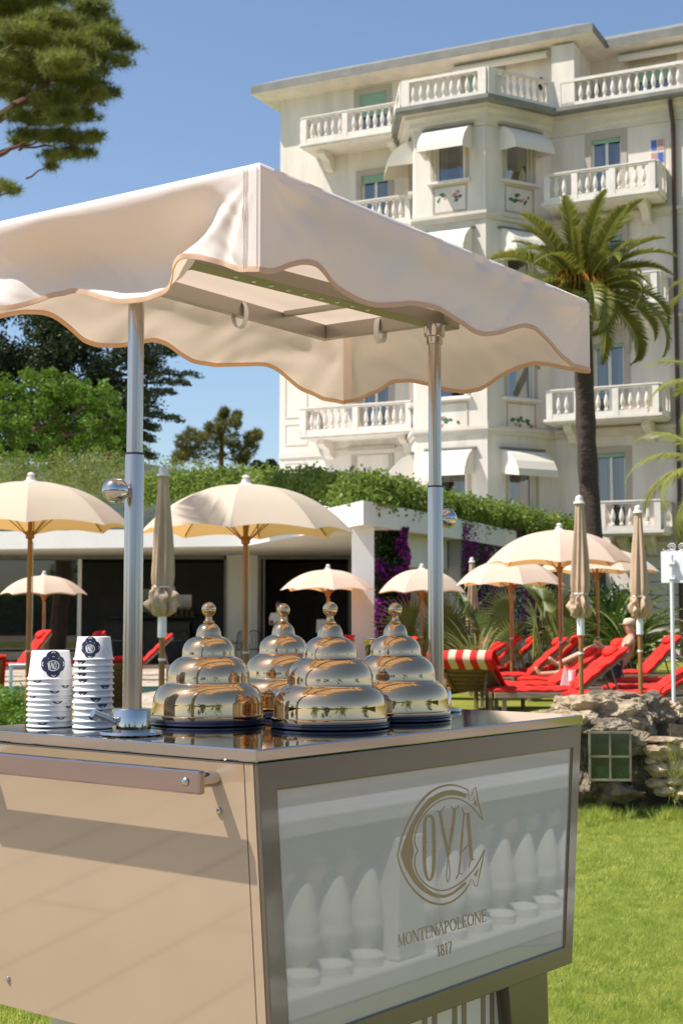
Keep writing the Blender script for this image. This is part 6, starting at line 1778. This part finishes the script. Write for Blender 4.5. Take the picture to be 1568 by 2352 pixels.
# palms that stand outside the frame and reach in
c1 = at(1655, 1075, 24.)
palm(Vector((c1.x, 24., 0)), c1.z - .1, [(R(178), R(28), 0, .52), (R(200), R(5), 0, .5), (R(160), R(50), 1, .5), (R(220), R(-20), 0, .5), (R(90), R(30), 1, .6), (R(270), R(30), 1, .6), (R(0), R(30), 0, .6), (R(45), R(40), 0, .6), (R(315), R(40), 1, .6), (R(185), R(-38), 0, .5), (R(135), R(10), 0, .5)], fp, 'feathery light green palm fronds entering low at the right edge', 'palms', (.13, .1), 0, False, 'feather_palm')
c1 = at(1668, 905, 27.)
palm(Vector((c1.x, 27., 0)), c1.z, [(R(182), R(22), 0, .52), (R(205), R(-12), 0, .5), (R(165), R(48), 1, .5), (R(90), R(30), 1, .6), (R(270), R(30), 1, .6), (R(0), R(30), 0, .6), (R(45), R(40), 0, .6), (R(315), R(40), 1, .6)], fp, 'feathery palm fronds at the right edge beside the drainpipe', 'palms', (.13, .1), 0, False, 'feather_palm')
c1 = at(1665, 690, 40.)
palm(Vector((c1.x, 40., 0)), c1.z, [(R(175 + 9 * k), R(38 - 13 * k), 0, .62) for k in range(5)] + [(R(150 - 20 * k), R(30 - 10 * k), 0, .6) for k in range(3)] + [(R(20 + 40 * k), R(30), 0, .7) for k in range(4)], fpd, 'dark palm fronds overlapping the date palm at the right edge', 'palms', (.22, .2), 0, False, 'date_palm')
def frond_tip(L, droop, el, sc_):
    ang = el; x = z = 0.
    for i in range(26): x += math.cos(ang) * L / 26; z += math.sin(ang) * L / 26; ang -= droop / 26 * (.35 + 1.3 * i / 26)
    return x * sc_, z * sc_
fpt = [frond_mesh('frond', 3.0, 2.5, 58, .36, M['frond'], .035, .0, .2, 19, .5), fpd[0]]
tx, tz = frond_tip(3.0, 2.5, R(40), .9); tgt = at(191, 70, 13.)
palm(Vector((tgt.x - tx - .18, 13., 0)), tgt.z - tz - .18, [(R(0), R(40), 0, .9), (R(100), R(40), 1, .8), (R(130), R(50), 1, .8), (R(160), R(30), 1, .8), (R(210), R(40), 1, .8), (R(250), R(60), 1, .8), (R(180), R(-20), 1, .8), (R(230), R(-10), 1, .8)], fpt, 'palm whose frond tip hangs into the sky at the top left', 'palms', (.2, .16), 0, False, 'date_palm')

# fan palms under the wall
def fan_leaf(name, Rr, n, seed, m):
    r_ = np.random.default_rng(seed); V = []
    for i in range(n):
        a = -1.9 + 3.8 * i / (n - 1); l_ = Rr * (1 - .10 * abs(a)) * r_.uniform(.93, 1.05)
        da = 3.8 / n * .56; d0 = np.array([math.cos(a - da), math.sin(a - da), -.02]); d1 = np.array([math.cos(a + da), math.sin(a + da), -.02]); dm = np.array([math.cos(a), math.sin(a), .05])
        tip = np.array([math.cos(a), math.sin(a), -.12 - .12 * r_.random()]) * l_
        V += [(0, 0, 0), tuple(d0 * l_ * .5), tuple(dm * l_ * .52), (0, 0, 0), (0, 0, 0), tuple(dm * l_ * .52), tuple(d1 * l_ * .5), (0, 0, 0), tuple(d0 * l_ * .5), tuple(tip), tuple(dm * l_ * .52), tuple(d0 * l_ * .5), tuple(dm * l_ * .52), tuple(tip), tuple(d1 * l_ * .5), tuple(dm * l_ * .52)]
    return np_mesh(name, np.array(V), 4, m)
fans = [fan_leaf('fan_leaf', .78, 30, s_, M['fan']) for s_ in (1, 2, 3)]
def fan_palm(P, lab, leaves, sc_=1.):
    e = empty('fan_palm', P, 0, lab, 'fan palm', 'fan palms under the wall')
    for i, (dx, z, az, tilt, k) in enumerate(leaves):
        g = MB(); b_ = Vector((dx * .25, 0, .2)); t_ = Vector((dx, -.15 - .1 * (i % 3), z)); g.tube([b_, b_.lerp(t_, .5) + Vector((0, 0, .15)), t_], [.02, .014, .01], 5); st = g.build('stalk', M['rachis'], e)
        o = bpy.data.objects.new('fan_leaf', fans[i % 3]); link(o); o.parent = st; o.location = t_; o.rotation_euler = (R(tilt), 0, R(az)); o.scale = (sc_ * k,) * 3
    g = MB(); g.tube([(0, 0, 0), (0, 0, .5)], [.14, .1], 10); g.build('trunk', M['bark'], e)
fan_palm(gpos(1215, 29.0), 'fan palm with broad pale leaves right of the far folded parasol', [(.35, 1.35, -10, 70, 1.25), (.1, 1.7, 60, 60, 1.0), (-.4, 1.45, 150, 70, 1.0), (.5, .95, -50, 80, 1.1), (-.3, .9, 200, 75, .9), (.1, 1.2, 90, 80, 1.), (.25, 1.75, 30, 50, .9)], 1.)
fan_palm(gpos(965, 30.0), 'fan palm with dark leaves between bougainvillea and canopy pole', [(-.15, 1.2, 160, 72, 1.2), (.2, 1.5, 60, 65, 1.), (.45, 1.2, 10, 70, 1.), (-.3, .8, 200, 75, 1.), (.15, .85, -60, 75, .9)], 1.)
fan_palm(gpos(1050, 31.0), 'fan palm with upright leaves behind the right canopy pole', [(-.1, 1.3, 120, 68, 1.1), (.25, 1.45, 40, 65, 1.), (.4, 1.05, -20, 72, 1.), (-.35, .95, 190, 75, 1.), (0, 1.9, 90, 60, 1.)], 1.)
# strap leaved clump (drooping blades) and cycads
def strap_clump(P, n, L, lab, m, wd=.06, arch=1.6):
    e = empty('strap_leaf_plant', P, 0, lab, 'plant')
    for k in range(n):
        az = k * 2.4; up = R(80) - R(30) * (k / n); rows = [[], []]; p = Vector((0, 0, .1)); a = up; ll = L * random.uniform(.75, 1.15)
        for i in range(13):
            t_ = i / 12; w_ = wd * (1 - t_) ** .6 * .5; d = Vector((math.cos(az), math.sin(az), 0)); s_ = Vector((-d.y, d.x, 0)) * w_
            rows[0].append(p - s_); rows[1].append(p + s_); p = p + (d * math.cos(a) + Vector((0, 0, math.sin(a)))) * ll / 12; a -= arch / 12 * (.4 + 1.2 * t_)
        g = MB(); g.grid(rows); g.build('leaf', m, e, smooth=True, ang=0)
strap_clump(gpos(1092, 28.4), 42, 2.0, 'tall clump of drooping strap leaves behind the striped towel', M['fan'])
strap_clump(gpos(1020, 32.0), 26, 2.6, 'upright spiky plant against the wall behind the right pole', M['fan'], .06, .7)
cyf = [frond_mesh('frond', 1.5, 1.3, 50, .16, M['cycad'], .03, .0, .3, 21)]
def cycad(P, lab, n, sc_):
    e = empty('cycad', P, 0, lab, 'cycad', 'cycads in the border')
    g = MB(); g.tube([(0, 0, 0), (0, 0, .35)], [.16, .18], 10); g.build('trunk', M['bark'], e)
    for k in range(n):
        az = k * 2.399; el = R(80) - R(62) * (k / n)
        o = bpy.data.objects.new('frond', cyf[0][0]); link(o); o.parent = e; o.location = (0, 0, .35); o.rotation_euler = (0, -el, az); o.scale = (sc_,) * 3
        q_ = bpy.data.objects.new('midrib', cyf[0][1]); link(q_); q_.parent = o
cycad(gpos(1330, 34.5), 'dark cycad left of the parasol pole behind the seated person', 34, 1.0); cycad(gpos(1440, 33.0), 'dark cycad behind the right folded parasol', 34, 1.15); cycad(gpos(1400, 35.), 'tall dark cycad rising under the furthest right parasol', 40, 1.6)
# dark evergreen border behind the loungers
sh_ = empty('evergreen_border', (5.2, 36.5, 0), 0, 'dark evergreen shrubs in the border behind the loungers', 'shrubs')
cc_, cr_ = [], []
for k in range(70):
    x = rng.uniform(1275, 1465); Y = rng.uniform(35.5, 37.5); y = rng.uniform(1350, 1495); cc_.append(np.array(at(x, y, Y)) - np.array([5.2, 36.5, 0])); cr_.append(rng.uniform(.3, .5))
P, O = clump_points(cc_, cr_, 260, .9, .4); foliage_obj('foliage', (P, O), .16, .07, M['cycad'], sh_, .2, .4)
# shrub at the left edge, just beyond the cart
sl_ = empty('clipped_shrub', gpos(8, 12.5), 0, 'low clipped green shrub at the left edge behind the cups', 'shrub'); b_ = np.array(gpos(8, 12.5))
cc_, cr_ = [], []
for k in range(90):
    x = rng.uniform(-160, 62); y = rng.uniform(1580 + max(0, (x - 20)) * .7, 1720); cc_.append(np.array(at(x, y, 12.5 + rng.uniform(-.5, .6))) - b_); cr_.append(rng.uniform(.07, .14))
P, O = clump_points(cc_, cr_, 7000, .9, .4); foliage_obj('foliage', (P, O), .045, .02, M['hedge'], sl_, .5, .5)
g = MB()
for k in range(8): limb(g, (rng.uniform(-.5, .2), rng.uniform(-.2, .2), 0), (rng.uniform(-.6, .2), rng.uniform(-.2, .2), .55), .015, .006, 4, .1, k)
g.build('stems', M['pinebark'], sl_)
# hedge and trees across the garden behind the viewer (mirrored in the lids and worktop), some added to darken that horizon
for (x0_, y0_, x1_, y1_, hh_, lab) in ((-34, -24, 34, -24, 3.3, 'clipped boundary hedge mirrored low in the bronze lids'), (-33, -23, -33, 9, 3.0, 'clipped side hedge mirrored in the lid nearest the cups'), (35, -23, 35, 12, 3.0, 'clipped side hedge mirrored at the right of the lids')):
    ln_ = math.hypot(x1_ - x0_, y1_ - y0_); n_ = int(ln_ * 330)
    hb_ = empty('boundary_hedge', (x0_, y0_, 0), math.atan2(y1_ - y0_, x1_ - x0_), lab, 'hedge', 'boundary hedges')
    u, v, w_ = rng.random(n_), rng.random(n_), rng.random(n_)
    P = np.stack([ln_ * u, (w_ - .5) * 1.3, hh_ * v ** .6], 1); foliage_obj('foliage', (P, np.tile([0, .4, .6], (n_, 1))), .32, .18, M['hedge'], hb_, .2, .4)
    g = MB(); g.box(.2, ln_ - .2, -.5, .5, 0, hh_ - .15); g.build('stems', M['cedar'], hb_)
for (x, y, h_, lab) in ((-19, -28, 9., 'dark garden tree mirrored at the left of the bronze lids'), (13, -28, 8., 'rounded garden tree mirrored at the right of the bronze lids'), (-38, -3, 9., 'broad garden tree mirrored in the lid nearest the cups'), (-4, -29, 8., 'garden tree mirrored low in the front centre lid'), (40, -6, 8.5, 'garden tree mirrored at the far right rim of the lids')):
    e = empty('garden_tree', (x, y, 0), 0, lab, 'tree', 'trees mirrored in the lids')
    g = MB(); limb(g, (0, 0, 0), (0, 0, h_ * .6), .25, .12, 5, .03, x)
    for k in range(6): limb(g, (0, 0, h_ * .5), (2.2 * math.cos(k), 2.2 * math.sin(k), h_ * (.6 + .05 * k)), .1, .03, 4, .1, k)
    g.build('trunk', M['pinebark'], e, smooth=True)
    cc_ = [np.array([rng.normal() * 2.8, rng.normal() * 2.8, h_ * .5 + rng.normal() * 1.6]) for _ in range(40)]; cr_ = [rng.uniform(.6, 1.) for _ in range(40)]
    P, O = clump_points(cc_, cr_, 190, .9, .4); foliage_obj('crown', (P, O), .30, .16, M['laurel'] if int(x) % 2 else M['cedar'], e, .2, .5)
